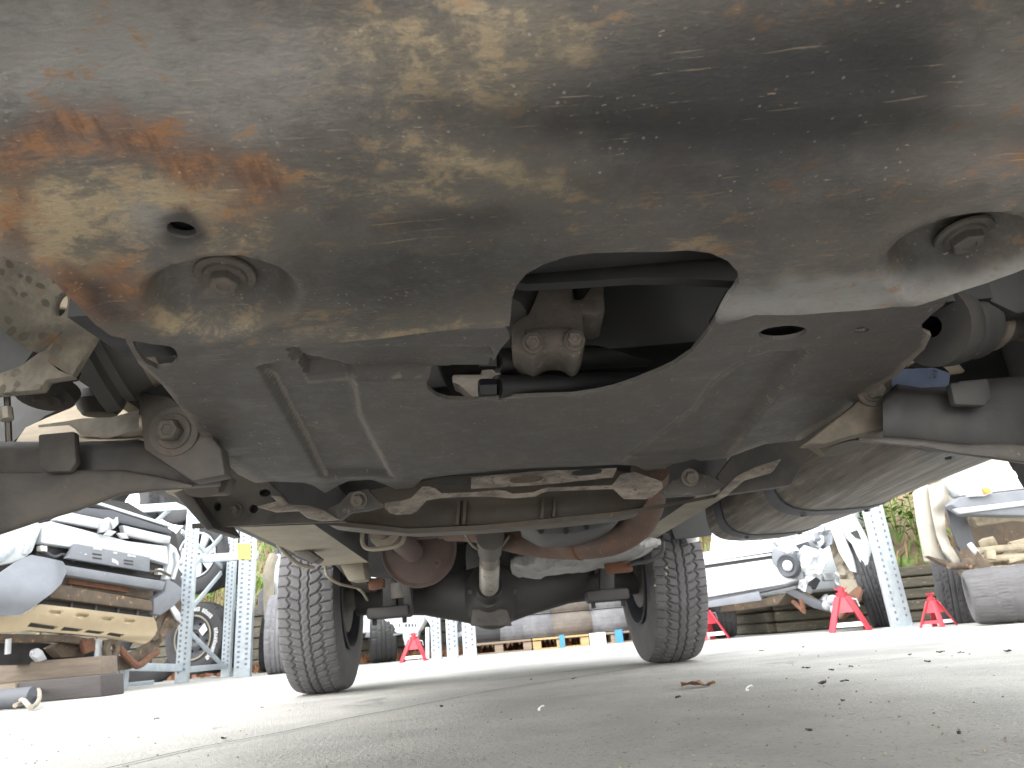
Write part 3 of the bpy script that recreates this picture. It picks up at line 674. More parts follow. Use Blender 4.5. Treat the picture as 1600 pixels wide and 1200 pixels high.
MB().lathe([(0, .012), (0, .036), (.012, .038), (.018, .032), (.026, .036), (.032, .030), (.045, .0305), (.062, .0295), (.064, .0295), (.09, .026), (.13, .02), (.13, 0)], a, ax, 28).build("axle_boot", m_boot, CAR, smooth=50)
MB().lathe([(.046, .0300), (.046, .0318), (.060, .0312), (.060, .0290)], a, ax, 28).build("boot_clamp", m_band, CAR)
def loft_tb(st, Y, depth, name, m, n=16, ex=.45, bump=.0015, parent=None):
    rings = []; m_ = []
    for i in range(len(st) - 1):
        for k in range(6): m_.append(tuple(st[i][j] + (st[i + 1][j] - st[i][j]) * k / 6 for j in range(3)))
    m_.append(st[-1])
    for i, (x, t, bt) in enumerate(m_):
        ring = []; y0 = Y(x) if callable(Y) else Y
        for k in range(n):
            a = 2 * math.pi * k / n; c, s = math.cos(a), math.sin(a)
            c = math.copysign(abs(c) ** ex, c); s = math.copysign(abs(s) ** ex, s)
            q = P(x, (t + bt) / 2 - s * (bt - t) / 2, y0 + depth * .5 * (1 + c))
            q += V(0, 1, .3) * (bump * noise.noise(Vector((x * .03, k * .9, 2)))); ring.append(q)
        rings.append(ring)
    return MB().loft(rings).build(name, m, parent or CAR, smooth=60)
larm = loft_tb([(-120, 700, 872), (-60, 692, 852), (0, 690, 833), (60, 690, 813), (125, 690, 796), (190, 688, 772), (215, 686, 768), (260, 700, 765), (300, 705, 763), (345, 718, 760)], .70, .10, "control_arm", m_arm)
loft_tb([(-120, 752, 874), (0, 738, 836), (60, 738, 816), (120, 734, 799), (190, 734, 774), (250, 744, 767), (300, 757, 763)], .685, .03, "arm_flange", m_arm, parent=larm)
slabp([(58, 678), (116, 673), (119, 722), (108, 737), (72, 738), (60, 728)], .678, .01, m_arm, "stop_tab", .003)
slabp([(214, 610), (262, 618), (305, 648), (345, 700), (352, 742), (300, 752), (224, 702)], .675, .02, m_arm, "pivot_bracket", .003)
MB().bolt(P(272, 674, .672), (0, -1, -.15), .0115, .012, .0255).build("pivot_bolt", m_cast, CAR)
MB().lathe([(0, 0), (0, .010), (.003, .017), (.008, .019), (.012, .018), (.012, 0)], P(316, 752, .80), (0.1, -.2, -1), 24).build("rubber_bush", m_cross, CAR)
slabp([(290, 745), (335, 735), (362, 745), (350, 770), (310, 772)], .82, .02, m_arm, "bush_bracket", .003)
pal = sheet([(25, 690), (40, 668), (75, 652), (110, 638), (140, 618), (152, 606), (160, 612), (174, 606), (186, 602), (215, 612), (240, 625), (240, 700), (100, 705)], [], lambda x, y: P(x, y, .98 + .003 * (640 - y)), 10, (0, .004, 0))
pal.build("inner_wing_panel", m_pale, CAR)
band([(60, 664), (112, 657), (122, 654), (175, 652), (217, 640)], [(60, 668), (112, 664), (124, 679), (168, 686), (217, 668)], .84, .015, m_alu, "spring_seat")
MB().lathe([(0, 0), (0, .02), (.008, .026), (.018, .03), (.03, .026), (.03, 0)], P(156, 648, .86), (0, -.1, 1), 20).build("bump_stop", m_boot, CAR)
MB().lathe([(0, 0), (0, .008), (.003, .010), (.003, .018), (.008, .020), (.008, .03), (.02, .034), (.02, 0)], P(66, 630, .74), (0, .25, 1), 24).build("ball_joint", m_arm, CAR)
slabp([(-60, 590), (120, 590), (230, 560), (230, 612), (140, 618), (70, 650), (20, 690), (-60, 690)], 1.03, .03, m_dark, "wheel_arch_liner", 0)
slabp([(-120, 590), (245, 590), (245, 715), (-120, 745)], 1.12, .03, m_dark, "wheel_arch_liner", 0)  # dark panel added to block the bright view behind the bracket
slabp([(78, 448), (112, 452), (112, 482), (74, 478)], .58, .006, m_pale, "lit_hole_plate", .001)  # pale plate added for the lit interior behind the bracket hole
slabp([(-120, 430), (60, 430), (150, 505), (112, 590), (-120, 625)], .63, .01, m_dark, 'bracket_shade_fill', 0)  # dark slab added as shade in the gaps round the bracket
slabp([(225, 585), (305, 592), (330, 660), (228, 650)], .76, .01, m_dark, 'gap_shade_fill', 0)  # dark slab added to fill the bright gap beside the guard
MB().tube([P(10, 600, .66), P(12, 640, .66), P(14, 690, .67)], .003, 6).build("brake_line", m_band, CAR)
MB().tube([P(9, 638, .658), P(11, 656, .658)], .006, 8).build("brake_line_fitting", m_alu, CAR)
# ---- right front suspension
MB().box(P(1470, 495, .60) + V(0, .02, .02), (.09, .06, .02)).build('notch_shade_box', m_black, CAR)  # black box added as shade in the notch by the boot
a, b = P(1490, 508, .63), P(1606, 500, .67); ax = b - a
MB().lathe([(-.03, .01), (-.03, .038), (-.012, .039), (-.006, .035), (.0, .037), (.012, .033), (.022, .0345), (.032, .028), (.05, .026), (.09, .017), (.13, .017), (.13, 0)], a, ax, 28).build("axle_boot", m_boot, CAR, smooth=50)
MB().lathe([(.034, .027), (.034, .0295), (.046, .0285), (.046, .026)], a, ax, 28).build("boot_clamp", m_band, CAR)
slabp([(1545, 480), (1600, 468), (1660, 500), (1660, 530), (1545, 516)], .70, .02, m_dust, "knuckle_arm", .003)
slabp([(1490, 430), (1660, 380), (1660, 480), (1590, 490), (1530, 462)], .60, .02, m_dark, "splash_panel", .003)
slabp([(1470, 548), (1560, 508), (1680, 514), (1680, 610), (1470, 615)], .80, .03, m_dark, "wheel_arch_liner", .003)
MB().lathe([(0, 0), (0, .005), (-.002, .006), (-.002, .010), (.002, .012), (.004, .02), (.012, .024), (.012, 0)], P(1516, 541, .66), (0, .35, 1), 24).build("ball_joint", m_arm, CAR)
MB().lathe([(0, .006), (-.003, .0065), (-.003, .0105), (0, .011)], P(1516, 541, .655), (0, .35, 1), 24, True).build("bright_washer", m_bright, CAR)
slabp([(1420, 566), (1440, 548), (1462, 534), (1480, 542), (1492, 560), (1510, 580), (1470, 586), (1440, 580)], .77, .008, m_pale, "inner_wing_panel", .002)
slabp([(1420, 572), (1438, 562), (1470, 568), (1486, 582), (1440, 580)], .762, .006, m_dark, "wing_panel_slot", .002)
slabp([(1388, 582), (1415, 575), (1460, 573), (1487, 582), (1484, 606), (1440, 616), (1388, 608)], .755, .012, m_blue, "spring_seat", .003)
slabp([(1256, 694), (1330, 636), (1395, 575), (1396, 640), (1400, 660), (1386, 669), (1330, 682), (1290, 694)], .72, .02, m_dust, "pivot_bracket", .003)
MB().bolt(P(1361, 611, .716), (.15, -1, -.2), .0085, .010, .0165).build("pivot_bolt", m_cast, CAR)
rarm = loft_tb([(1380, 620, 694), (1400, 600, 696), (1440, 606, 699), (1485, 604, 707), (1500, 596, 710), (1560, 590, 718), (1640, 584, 728), (1720, 580, 740)], .69, .10, "control_arm", m_arm2)
loft_tb([(1342, 683, 690), (1400, 684, 696), (1440, 687, 700), (1500, 694, 711), (1560, 692, 719), (1720, 700, 743)], .675, .04, "arm_flange", m_guard, parent=rarm)  # lighter material stands in for ground light on the flange
slabp([(1484, 598), (1545, 590), (1552, 622), (1540, 634), (1492, 632)], .668, .01, m_arm2, "stop_tab", .003)
MB().lathe([(0, 0), (0, .010), (.003, .020), (.008, .023), (.012, .022), (.012, 0)], P(1312, 686, .80), (0.1, -.15, -1), 24).build("rubber_bush", m_cross, CAR)
slabp([(1262, 690), (1300, 672), (1350, 668), (1352, 690), (1320, 706), (1290, 708)], .83, .02, m_dust, "bush_bracket", .003)
# ---- exhaust
def smooth_path(pts, k=6):
    out = []
    for i in range(len(pts) - 1):
        p0, p1, p2, p3 = pts[max(0, i - 1)], pts[i], pts[i + 1], pts[min(len(pts) - 1, i + 2)]
        for j in range(k):
            t = j / k; out.append(.5 * ((2 * p1) + (p2 - p0) * t + (2 * p0 - 5 * p1 + 4 * p2 - p3) * t * t + (3 * p1 - p0 - 3 * p2 + p3) * t ** 3))
    return out + [pts[-1]]
ex = smooth_path([P(700, 824, 2.15), P(748, 826, 2.1), P(800, 840, 2.05), P(850, 848, 2.0), P(905, 850, 1.95), P(955, 843, 1.88), P(992, 822, 1.8), P(1008, 795, 1.7), P(1014, 765, 1.6), P(1016, 730, 1.5)])
epp = MB().tube(ex, .041, 20).build("exhaust_pipe", m_pipe, CAR)
ring_at = P(905, 850, 1.95); MB().lathe([(-.003, .040), (-.003, .0430), (.003, .0430), (.003, .040)], ring_at, ex[25] - ex[23], 24, True).build("weld_seam", m_rust, epp)
mc = P(655, 858, 2.5)
MB().lathe([(.34, 0), (.34, .105), (.0, .115), (-.004, .128), (.004, .130), (.006, .122), (-.012, .10), (-.016, 0)], mc, (-.08, 1, .02), 40).build("muffler", m_muff, CAR, smooth=40)
MB().tube(smooth_path([P(585, 818, 1.9), P(605, 830, 2.0), P(628, 846, 2.25), P(645, 862, 2.47)]), [.028] * 6 + [.034] * 6 + [.036] * 7, 16).build("muffler_inlet_pipe", m_muff, CAR)
MB().lathe([(0, .0), (0, .04), (.006, .05), (.012, .05), (.012, 0)], P(600, 826, 1.97), (.35, 1, -.3), 24).build("pipe_flange", m_rail, CAR)
MB().tube(smooth_path([P(568, 826, 1.9), P(566, 845, 1.9), P(575, 857, 1.9), P(605, 856, 1.9), P(628, 848, 1.9), P(634, 826, 1.9)]), .006, 8).build("hanger_hoop", m_rail, CAR)
MB().tube([P(640, 838, 2.3), P(672, 836, 2.35), P(700, 832, 2.4)], .012, 8).build("hanger_rod", m_muff, CAR)
MB().lathe([(-.02, .0), (-.02, .022), (.02, .022), (.02, 0)], P(694, 831, 2.35), (1, 0, 0), 14).build("rubber_hanger", m_muff, CAR)
MB().lathe([(0, .008), (-.006, .008), (-.006, .014), (0, .014)], P(683, 880, 2.47), (0, -1, 0), 12, True).build("drain_boss", m_muff, CAR)
# ---- propeller shaft, axle
d0, d1 = P(766, 838, 1.9), P(765, 868, 2.1)
MB().tube([P(766, 838, 1.85), P(765, 862, 2.2)], .036, 16).build("gearbox_tail", m_arm, CAR)
MB().tube([P(765, 862, 2.15), P(765, 878, 2.35)], .030, 14).build("universal_joint", m_band, CAR)
MB().lathe([(0, .028), (.02, .034), (.45, .038), (.47, .034), (.50, .034)], P(765, 876, 2.36), P(764, 925, 2.95) - P(765, 876, 2.36), 20).build("propeller_shaft", m_bright, CAR)
MB().tube([P(764, 915, 2.85), P(764, 928, 3.0)], .05, 16).build("pinion_yoke", m_dark, CAR)
MB().tube(smooth_path([P(725, 832, 1.85), P(738, 852, 1.95), P(755, 860, 2.0), P(778, 858, 2.0), P(795, 838, 1.9)]), .004, 6).build("handbrake_cable", m_rail, CAR)
L_, R_ = CF(-.76, 2.75, .385), CF(.76, 2.75, .385)
ax0, ax1 = P(560, 935, 3.22), P(1000, 902, 3.25)
dc = P(769, 931, 3.2)
MB().tube([ax0, ax0.lerp(dc, .5), dc + V(-.14, 0, .01), dc, dc + V(.14, 0, .01), dc.lerp(ax1, .5), ax1], [.072, .076, .105, .135, .105, .072, .068], 20).build("axle_tube", m_arm2, CAR)
MB().lathe([(-.24, 0), (-.24, .045), (-.20, .06), (-.15, .075), (-.10, .118), (-.03, .138), (.05, .138), (.12, .11), (.15, .05), (.155, 0)], dc, (0.03, 1, .05), 28).build("differential", m_arm2, CAR, smooth=50)
for q in ((735, 925), (745, 968), (790, 968), (805, 925)):
    MB().bolt(P(*q, 2.99), (0, -1, 0), .011, .012).build("bolt", m_arm, CAR)
slabp([(738, 952), (762, 948), (792, 952), (800, 978), (735, 978)], 3.02, .03, m_arm, "diff_guard", .006)
for x, y0, y1, Y in ((610, 862, 962, 3.0), (948, 888, 936, 3.0)):
    MB().beam(P(x, y0, Y), P(x, y1, Y), .06, .05, (0, -1, 0)).build("spring_clamp", m_arm2, CAR, bevel=.008)
    q = P(x, y1 - 5, Y); MB().box(q, (.17, .13, .045)).build("clamp_plate", m_arm2, CAR, bevel=.012)
    for k in (-.06, .06): MB().bolt(q + V(k, -.02, -.015), (0, 0, -1), .010, .03).build("u_bolt_end", m_dark, CAR)
for sx, l in ((-1, -.50), (1, .50)):
    for k in range(3):
        pts = [CF(l, f, .46 - .055 * (1 - ((f - 2.72) / (.75 - .15 * k)) ** 2) - .012 * k) for f in [2.72 + (.75 - .15 * k) * t / 5 for t in range(-5, 6)]]
        mb = MB(); rings = []
        for p in pts: rings.append([p + _r * -.03, p + _r * .03, p + _r * .03 + V(0, 0, .01), p + _r * -.03 + V(0, 0, .01)])
        mb.loft(rings).build("spring_leaf", m_arm, CAR)
MB().beam(P(632, 880, 2.9), P(640, 962, 3.0), .035, .035).build("shock_absorber", m_railside, CAR, bevel=.01)
MB().lathe([(0, 0), (0, .045), (.06, .045), (.06, 0)], P(628, 935, 2.98), (0, 0, 1), 16).build("shock_mount", m_arm, CAR)
MB().tube(smooth_path([P(508, 884, 2.4), P(512, 900, 2.4), P(530, 912, 2.45), P(556, 918, 2.55), P(566, 925, 2.6), P(574, 938, 2.95)]), .005, 7).build("brake_hose", m_rail, CAR)
MB().tube(smooth_path([P(430, 842, 2.1), P(440, 858, 2.1), P(465, 880, 2.15), P(490, 887, 2.2)]), .006, 7).build("brake_hose", m_rail, CAR)
MB().tube(smooth_path([P(1036, 845, 2.3), P(1034, 862, 2.35), P(1015, 876, 2.4), P(985, 882, 2.5), P(960, 890, 2.6)]), .006, 7).build("brake_hose", m_railside, CAR)
# ---- crumpled heat shield round the rear box
hs = MB(); rings = []
for i in range(26):
    t = i / 25; x = 800 + 222 * t; top = 868 - 26 * t; bot = 903 - 8 * math.sin(t * 2.2) - 34 * t ** 2.2
    ring = []
    for k in range(20):
        a = 2 * math.pi * k / 20; c, s = math.cos(a), math.sin(a)
        e = min(1, math.sqrt(math.sin(math.pi * min(1, max(0, .03 + t * .94)))) + .25)
        q = P(x, (top + bot) / 2 - math.copysign(abs(s) ** .6, s) * (bot - top) / 2 * e, 2.5); q.y += .22 * math.copysign(abs(c) ** .5, c) * e
        nn = noise.noise(q * 17) * .016 + noise.noise(q * 42) * .008; q += V(.2, -1, -.8) * nn; ring.append(q)
    rings.append(ring)
hs.loft(rings).build("heat_shield", m_foil, CAR, smooth=20)
slabp([(808, 815), (955, 797), (978, 800), (965, 815), (945, 824), (900, 834), (846, 836)], 1.65, .25, m_railside, "transfer_case", .01)
for q in ((845, 829), (884, 829), (916, 823)): MB().bolt(P(*q, 1.645), (0, -1, -.3), .008, .006).build("bolt", m_dark, CAR)
# ---- fuel tank with straps on the right
def tank_ring(f, k=1.0, n=28):
    out = []
    for i in range(n):
        a = 2 * math.pi * i / n; c, s = math.cos(a), math.sin(a)
        c = math.copysign(abs(c) ** .6, c); s = math.copysign(abs(s) ** .6, s)
        out.append(CF(.735 + .135 * c * k, f, .425 + .082 * s * k + .012 * (1 - sstep(.5, 1.2, f))))
    return out
fs_ = [.30, .31, .34, .40] + [.5 + .1 * i for i in range(10)] + [1.46, 1.50, 1.52]
tk = MB().loft([tank_ring(f, .75 if f in (.30, 1.52) else .93 if f in (.31, 1.50) else 1) for f in fs_]).build("fuel_tank", m_tank, CAR, smooth=40)
for f in (.52, 1.02, 1.36):
    MB().loft([tank_ring(f + d, k) for d, k in ((-.026, 1.0), (-.026, 1.035), (.026, 1.035), (.026, 1.0))], False).build("tank_strap", m_strap, tk, smooth=40)
    for l in (.66, .80):
        MB().bolt(CF(l, f, .343), (0, 0, -1), .006, .004).build("strap_rivet", m_strap, tk)
# ---- wheels
tm = tyre_mesh(.385, .228, .215, 700, 60, .0075, 66)
wheel_t = []
def car_wheel(l, f, steer, nm):
    global _tyre_me
    o = tm.build("tyre", m_tyre) if not wheel_t else wheel_t[0].copy()
    if wheel_t: COL.objects.link(o)
    wheel_t.append(o); c = CF(l, f, .384) - Vector(CAR.location)
    e = bpy.data.objects.new("wheel", None); COL.objects.link(e); e.parent = CAR; e.location = c
    e.rotation_euler = (random.random() * 6, 0, YAW + steer); o.parent = e
    s = 1 if l < 0 else -1
    rm = MB().lathe([(-.11 * s, .218), (-.10 * s, .205), (-.02 * s, .19), (.06 * s, .192), (.115 * s, .217), (.11 * s, .222), (.05 * s, .20), (-.02 * s, .198), (-.105 * s, .22)], (0, 0, 0), (1, 0, 0), 40, True)
    rm.lathe([(-.03 * s, .192), (-.05 * s, .15), (-.06 * s, .05), (-.06 * s, 0)], (0, 0, 0), (1, 0, 0), 32)
    r = rm.build("rim", m_greyd); r.parent = e
    dr = MB().lathe([(.02 * s, 0), (.02 * s, .13), (.075 * s, .15), (.08 * s, .155), (.095 * s, .155), (.10 * s, .08), (.13 * s, .06), (.13 * s, 0)], (0, 0, 0), (1, 0, 0), 32).build("brake_drum", m_arm); dr.parent = e
car_wheel(-.692, 2.75, 0.0, 'rl'); car_wheel(.757, 2.75, 0.0, 'rr'); car_wheel(-.775, 0, .05, 'fl'); car_wheel(.735, 0, .05, 'fr')
# ---- body shell above, unseen and raised to let daylight under the car
def arc(cx, r, a0, a1, n=14, cz=.40): return [(cx + r * math.cos(math.radians(a0 + (a1 - a0) * k / n)), cz + r * math.sin(math.radians(a0 + (a1 - a0) * k / n))) for k in range(n + 1)]
side = [(-.62, 1.04), (-.68, 1.06), (-.66, 1.10), (.55, 1.16), (1.2, 1.62), (1.5, 1.68), (3.4, 1.66), (3.62, 1.15), (3.64, 1.04)] + [(3.22, 1.03), (-.38, 1.03)]
for l in (-.87, .85):
    MB().prism([CF(l, f, z) for f, z in side], _r * .02).build("raised_body_side", m_white, CAR, smooth=0)
prof = [(-.62, 1.04), (-.68, 1.06), (-.66, 1.09), (.55, 1.15), (1.2, 1.61), (1.5, 1.67), (3.4, 1.65), (3.62, 1.15), (3.64, 1.04)]
bs = MB()
for (f0, z0), (f1, z1) in zip(prof, prof[1:]):
    vs = [CF(l, f, z) for l in (-.85, .85) for f, z in ((f0, z0), (f1, z1))]; d = (CF(0, f1, z1) - CF(0, f0, z0)).normalized(); nn = d.cross(_r).normalized() * .01
    bs.add([v + nn for v in vs] + [v - nn for v in vs], [(0, 1, 3, 2), (4, 6, 7, 5), (0, 2, 6, 4), (1, 5, 7, 3), (0, 4, 5, 1), (2, 3, 7, 6)])
bs.build("raised_body_shell", m_white, CAR, smooth=0)
fl = MB()
def cbox(mb, l, f, z, sz): mb.box(CF(l, f, z), sz, RCAR)
cbox(fl, .03, 2.1, .64, (1.16, 3.0, .03)); cbox(fl, 0, 1.5, 1.045, (1.66, 4.0, .02)); cbox(fl, 0, 0.15, .86, (1.56, 1.6, .03)); cbox(fl, -.6, 1.5, .53, (.10, 1.4, .12)); cbox(fl, .66, 1.4, .57, (.3, 1.2, .05))
fl.build("floor_pan", m_dark, CAR, smooth=0)
sl = MB(); cbox(sl, -.80, 1.35, 1.02, (.10, 1.7, .06)); sl.build("sill", m_white, CAR, bevel=.02)
sl = MB(); cbox(sl, .79, 1.35, 1.02, (.10, 1.7, .06)); sl.build("sill", m_white, CAR, bevel=.02)
iw = MB(); cbox(iw, -.50, -.05, .70, (.02, 1.2, .42)); iw.build("inner_wing", m_arm, CAR, smooth=0)
iw = MB(); cbox(iw, .55, -.05, .70, (.02, 1.2, .42)); iw.build("inner_wing", m_arm, CAR, smooth=0)
fb = MB(); cbox(fb, 0, -.56, 1.05, (1.6, .16, .12)); fb.build("front_bumper", m_grey, CAR, bevel=.03)
rb = MB(); cbox(rb, 0, 3.58, 1.0, (1.6, .12, .14)); rb.build("rear_bumper", m_grey, CAR, bevel=.03)
ap = MB(); cbox(ap, 0, -.34, .95, (1.0, .3, .02)); ap.build("front_apron", m_arm, CAR, smooth=0)
# spare wheel slung below the tail
sw = tyre_mesh(.37, .24, .20, 120, 16, .006, 40); so = sw.build("spare_tyre", m_tyre2); so.parent = CAR
so.location = CF(.28, 3.22, .52) - Vector(CAR.location); so.rotation_euler = (0, math.pi / 2, 0)

# dark panels added to close bright gaps at rear underbody and wheelhouse
rp_ = MB(); cbox(rp_, .08, 3.28, .60, (1.25, .03, .32)); rp_.build("rear_dark_panel", m_dark, CAR, smooth=0)
slabp([(1028, 765), (1125, 765), (1112, 836), (1055, 842)], 2.75, .03, m_dark, "wheelhouse_panel", 0)
slabp([(545, 800), (640, 800), (612, 905), (572, 900)], 2.75, .03, m_dark, "wheelhouse_panel", 0)

for x, y, r in ((1041, 887, .006), (1040, 897, .007), (1023, 915, .005)):
    q = P(x, y, 2.835); MB().lathe([(-r, 0), (-r * .5, r * .8), (.2 * r, r), (r, .3 * r), (r * 1.1, 0)], q, (.3, -.5, .8), 9).build("tread_stone", m_rail, CAR)
ra = MB(); ra.box((.03, .13, .76), (.70, .05, .50)); ra.build("radiator", m_dark, CAR, bevel=.01)
kn = MB(); cbox(kn, -.60, 0, .40, (.08, .10, .26)); kn.build("steering_knuckle", m_arm, CAR, bevel=.02)
kn = MB(); cbox(kn, .585, 0, .40, (.08, .10, .26)); kn.build("steering_knuckle", m_arm, CAR, bevel=.02)
# ================================================================ wrecked white pickup on timber, left
nL = V(math.cos(math.radians(20)), -math.sin(math.radians(20)), 0); pL = V(-3.6, 6.0, 0)
tL = V(-nL.y, nL.x, 0)
def TL(o): return lambda x, y: PP(x, y, pL + nL * o, nL)
TRK = thing("wrecked_pickup", "stripped white pickup with cream lower skid and no front bumper, propped on timber", "pickup truck", tuple(pL - nL * 1.0))
def tl(pts, o, th, m, name, bev=.006, **k): return slab(pts, TL(o), -nL * th).build(name, m, TRK, bevel=bev, **k)
# body behind the face
tl([(20, 790), (80, 770), (200, 785), (274, 832), (283, 870), (270, 905), (256, 945), (60, 930), (0, 940), (-70, 930), (-70, 800)], -.16, .10, m_dark, "radiator_support", 0)
tl([(128, 792), (175, 797), (270, 828), (268, 835), (210, 822), (125, 803)], .02, .25, m_greyd, "bonnet_edge", .01)
bon = MB(); qa = [TL(-.02)(*p) for p in ((60, 780), (128, 792), (268, 828))]
bon.prism([qa[0] + V(0, 0, .1), qa[2] + V(0, 0, .02), qa[2] - nL * 1.2 + V(0, 0, .12), qa[0] - nL * 1.2 + V(0, 0, .2)], V(0, 0, .03)); bon.build("bonnet", m_white, TRK, bevel=.01)
tl([(84, 812), (110, 800), (168, 812), (166, 828), (150, 825)], .07, .06, m_silver, "grille_bar", .012)
tl([(192, 820), (268, 838), (266, 849), (250, 848), (196, 836)], .07, .06, m_silver, "grille_bar", .012)
for (a, b, c, d) in (((84, 812), (158, 829), (164, 835), (82, 817)), ((196, 834), (252, 847), (246, 853), (200, 842))):
    tl([a, b, c, d], .0, .05, m_dark, "grille_mesh", 0)
em = tl([(160, 818), (170, 808), (178, 812), (174, 830), (158, 832)], .10, .05, m_silver, "emblem_plinth", .006)
for cx, cy, a in ((181, 817, 72), (173, 833, 15), (193, 837, -25)):
    u = (math.cos(math.radians(a)), -math.sin(math.radians(a))); w_ = (-u[1], u[0]); c_ = (cx, cy)
    tl([(cx + u[0] * 10, cy + u[1] * 10), (cx + w_[0] * 5, cy + w_[1] * 5), (cx - u[0] * 10, cy - u[1] * 10), (cx - w_[0] * 5, cy - w_[1] * 5)], .13, .025, m_bright if 0 else m_silver, "emblem_diamond", .004)
tl([(67, 818), (82, 814), (150, 832), (200, 845), (262, 853), (264, 882), (235, 874), (64, 848)], .05, .10, m_white, "front_fascia", .015)
tl([(62, 850), (104, 857), (232, 876), (258, 886), (254, 906), (100, 884), (56, 866)], -.03, .03, m_dark, "radiator_opening", 0)
tl([(64, 852), (74, 853), (74, 862), (64, 860)], .02, .05, m_label, "bulkhead_clip", .003); tl([(248, 888), (256, 889), (255, 898), (247, 897)], .02, .05, m_label, "bulkhead_clip", .003)
for k in range(6):
    x0 = 80 + k * 30; TLf = TL(.01 + .01 * (k % 3)); MB().tube(smooth_path([TLf(x0 - 10, 862 + k * 4.8), TLf(x0 + 5, 870 + k * 4.6), TLf(x0 + 20, 866 + k * 5.2), TLf(x0 + 36, 877 + k * 4.6)], 4), .012, 6).build("wiring_hose", m_brown if k % 2 else m_greyd, TRK)
pl = tl([(119, 849), (235, 871), (234, 894), (205, 889), (104, 872), (108, 868)], .10, .05, m_grey, "number_plate_panel", .008)
for x, y in ((152, 866), (152, 872), (201, 876), (201, 881)):
    tl([(x - 7, y - 2), (x + 7, y), (x + 7, y + 2.4), (x - 7, y + .5)], .103, .01, m_dark, "panel_slot", 0)
for x, y, w, h in ((150, 857, 4, 2), (156, 858, 3, 2), (180, 864, 3, 2), (203, 868, 4, 2), (209, 869, 3, 2), (178, 876, 3, 4), (183, 879, 2, 4), (134, 866, 2, 1)):
    tl([(x - w, y - h), (x + w, y - h * .4), (x + w, y + h), (x - w, y + h * .5)], .103, .006, m_silver, "panel_mark", 0)
tl([(100, 882), (260, 908), (256, 923), (236, 920), (103, 899)], .14, .10, m_grey, "bumper_bar", .02)
tl([(96, 900), (240, 922), (240, 938), (90, 914)], .0, .10, m_brown, "crash_beam", .012)
tl([(110, 903), (200, 917), (200, 926), (108, 912)], .03, .03, m_rust, "crash_beam_patch", .006)
tl([(88, 912), (238, 938), (240, 955), (76, 934)], .08, .10, m_brown, "crash_beam", .012)
tl([(74, 934), (240, 955), (238, 964), (64, 944)], .0, .05, m_dark, "lower_grille", 0)
for x in (112, 150, 185, 215): tl([(x, 937 + (x - 100) * .12), (x + 3, 937 + (x - 100) * .12), (x + 1, 950 + (x - 100) * .12), (x - 2, 950 + (x - 100) * .12)], .02, .03, m_greyd, "grille_bar", 0)
# cream skid with four slots, bowed
sl4 = [[(49, 972), (92, 979), (86, 984), (42, 979)], [(101, 979), (130, 983), (124, 987), (94, 985)], [(138, 984), (164, 987), (158, 991), (131, 988)], [(172, 988), (195, 991), (190, 996), (166, 992)]]
dm = [[(78, 953), (100, 955), (92, 961), (72, 958)], [(122, 958), (142, 960), (133, 966), (114, 963)], [(160, 964), (180, 965), (172, 971), (154, 969)], [(195, 967), (213, 969), (206, 974), (190, 972)]]
def mpc(x, y):
    o = .16 + .10 * sstep(1000, 950, y) - .05 * (1 - sstep(0, 14, 1006 - y))
    for q in dm:
        if inside((x, y), q): o -= .03 * sstep(0, 2.5, polydist((x, y), q))
    return TL(o)(x, y)
cs = sheet([(-60, 968), (0, 963), (30, 962), (45, 957), (56, 949), (64, 944), (110, 949), (240, 965), (244, 972), (246, 984), (242, 993), (234, 1002), (226, 1006), (206, 1003), (160, 995), (112, 990), (47, 985), (0, 988), (-60, 990)], sl4, mpc, 2.4, -nL * .03)
cs.build("lower_skid", m_cream, TRK, smooth=50)
tl([(40, 968), (200, 985), (200, 999), (40, 985)], .02, .03, m_dark, "skid_void", 0)
# bumper corners
def mcor(x, y): return TL(.18 + .22 * sstep(860, 930, y) - .14 * sstep(85, 110, x) - .06 * sstep(935, 970, y))(x, y)
bcr = sheet([(-80, 905), (0, 896), (26, 878), (50, 867), (72, 871), (98, 877), (104, 886), (104, 894), (96, 912), (80, 928), (66, 938), (46, 953), (32, 961), (0, 963), (-80, 970)], [], mcor, 6, -nL * .02)
bcr.build("bumper_corner", m_grey, TRK, smooth=40)
tl([(-80, 950), (0, 945), (50, 935), (96, 905), (92, 915), (66, 938), (32, 960), (0, 962), (-80, 968)], .16, .15, m_greyd, "corner_underside", .01)
tl([(262, 903), (276, 911), (285, 918), (285, 935), (272, 948), (252, 962), (240, 960), (240, 935), (258, 925)], .06, .12, m_grey, "bumper_corner", .02)
for q in ([(265, 935), (282, 928), (284, 945), (270, 962), (262, 985), (245, 1000), (232, 1004), (246, 985), (244, 970)], [(268, 945), (284, 940), (282, 975), (262, 992), (240, 1005), (225, 1008), (250, 985)], [(238, 1000), (262, 990), (240, 1022), (205, 1045), (160, 1052), (160, 1030), (200, 1022)]):
    lin = sheet(q, [], lambda x, y: TL(-.02 + .06 * noise.noise(Vector((x * .06, y * .05, len(q)))))(x, y), 4, -nL * .02); lin.build("torn_arch_liner", m_brown, TRK, smooth=40)
tl([(268, 940), (282, 958), (284, 974), (276, 968), (266, 950)], .05, .02, m_silver, "torn_chrome_strip", .003)
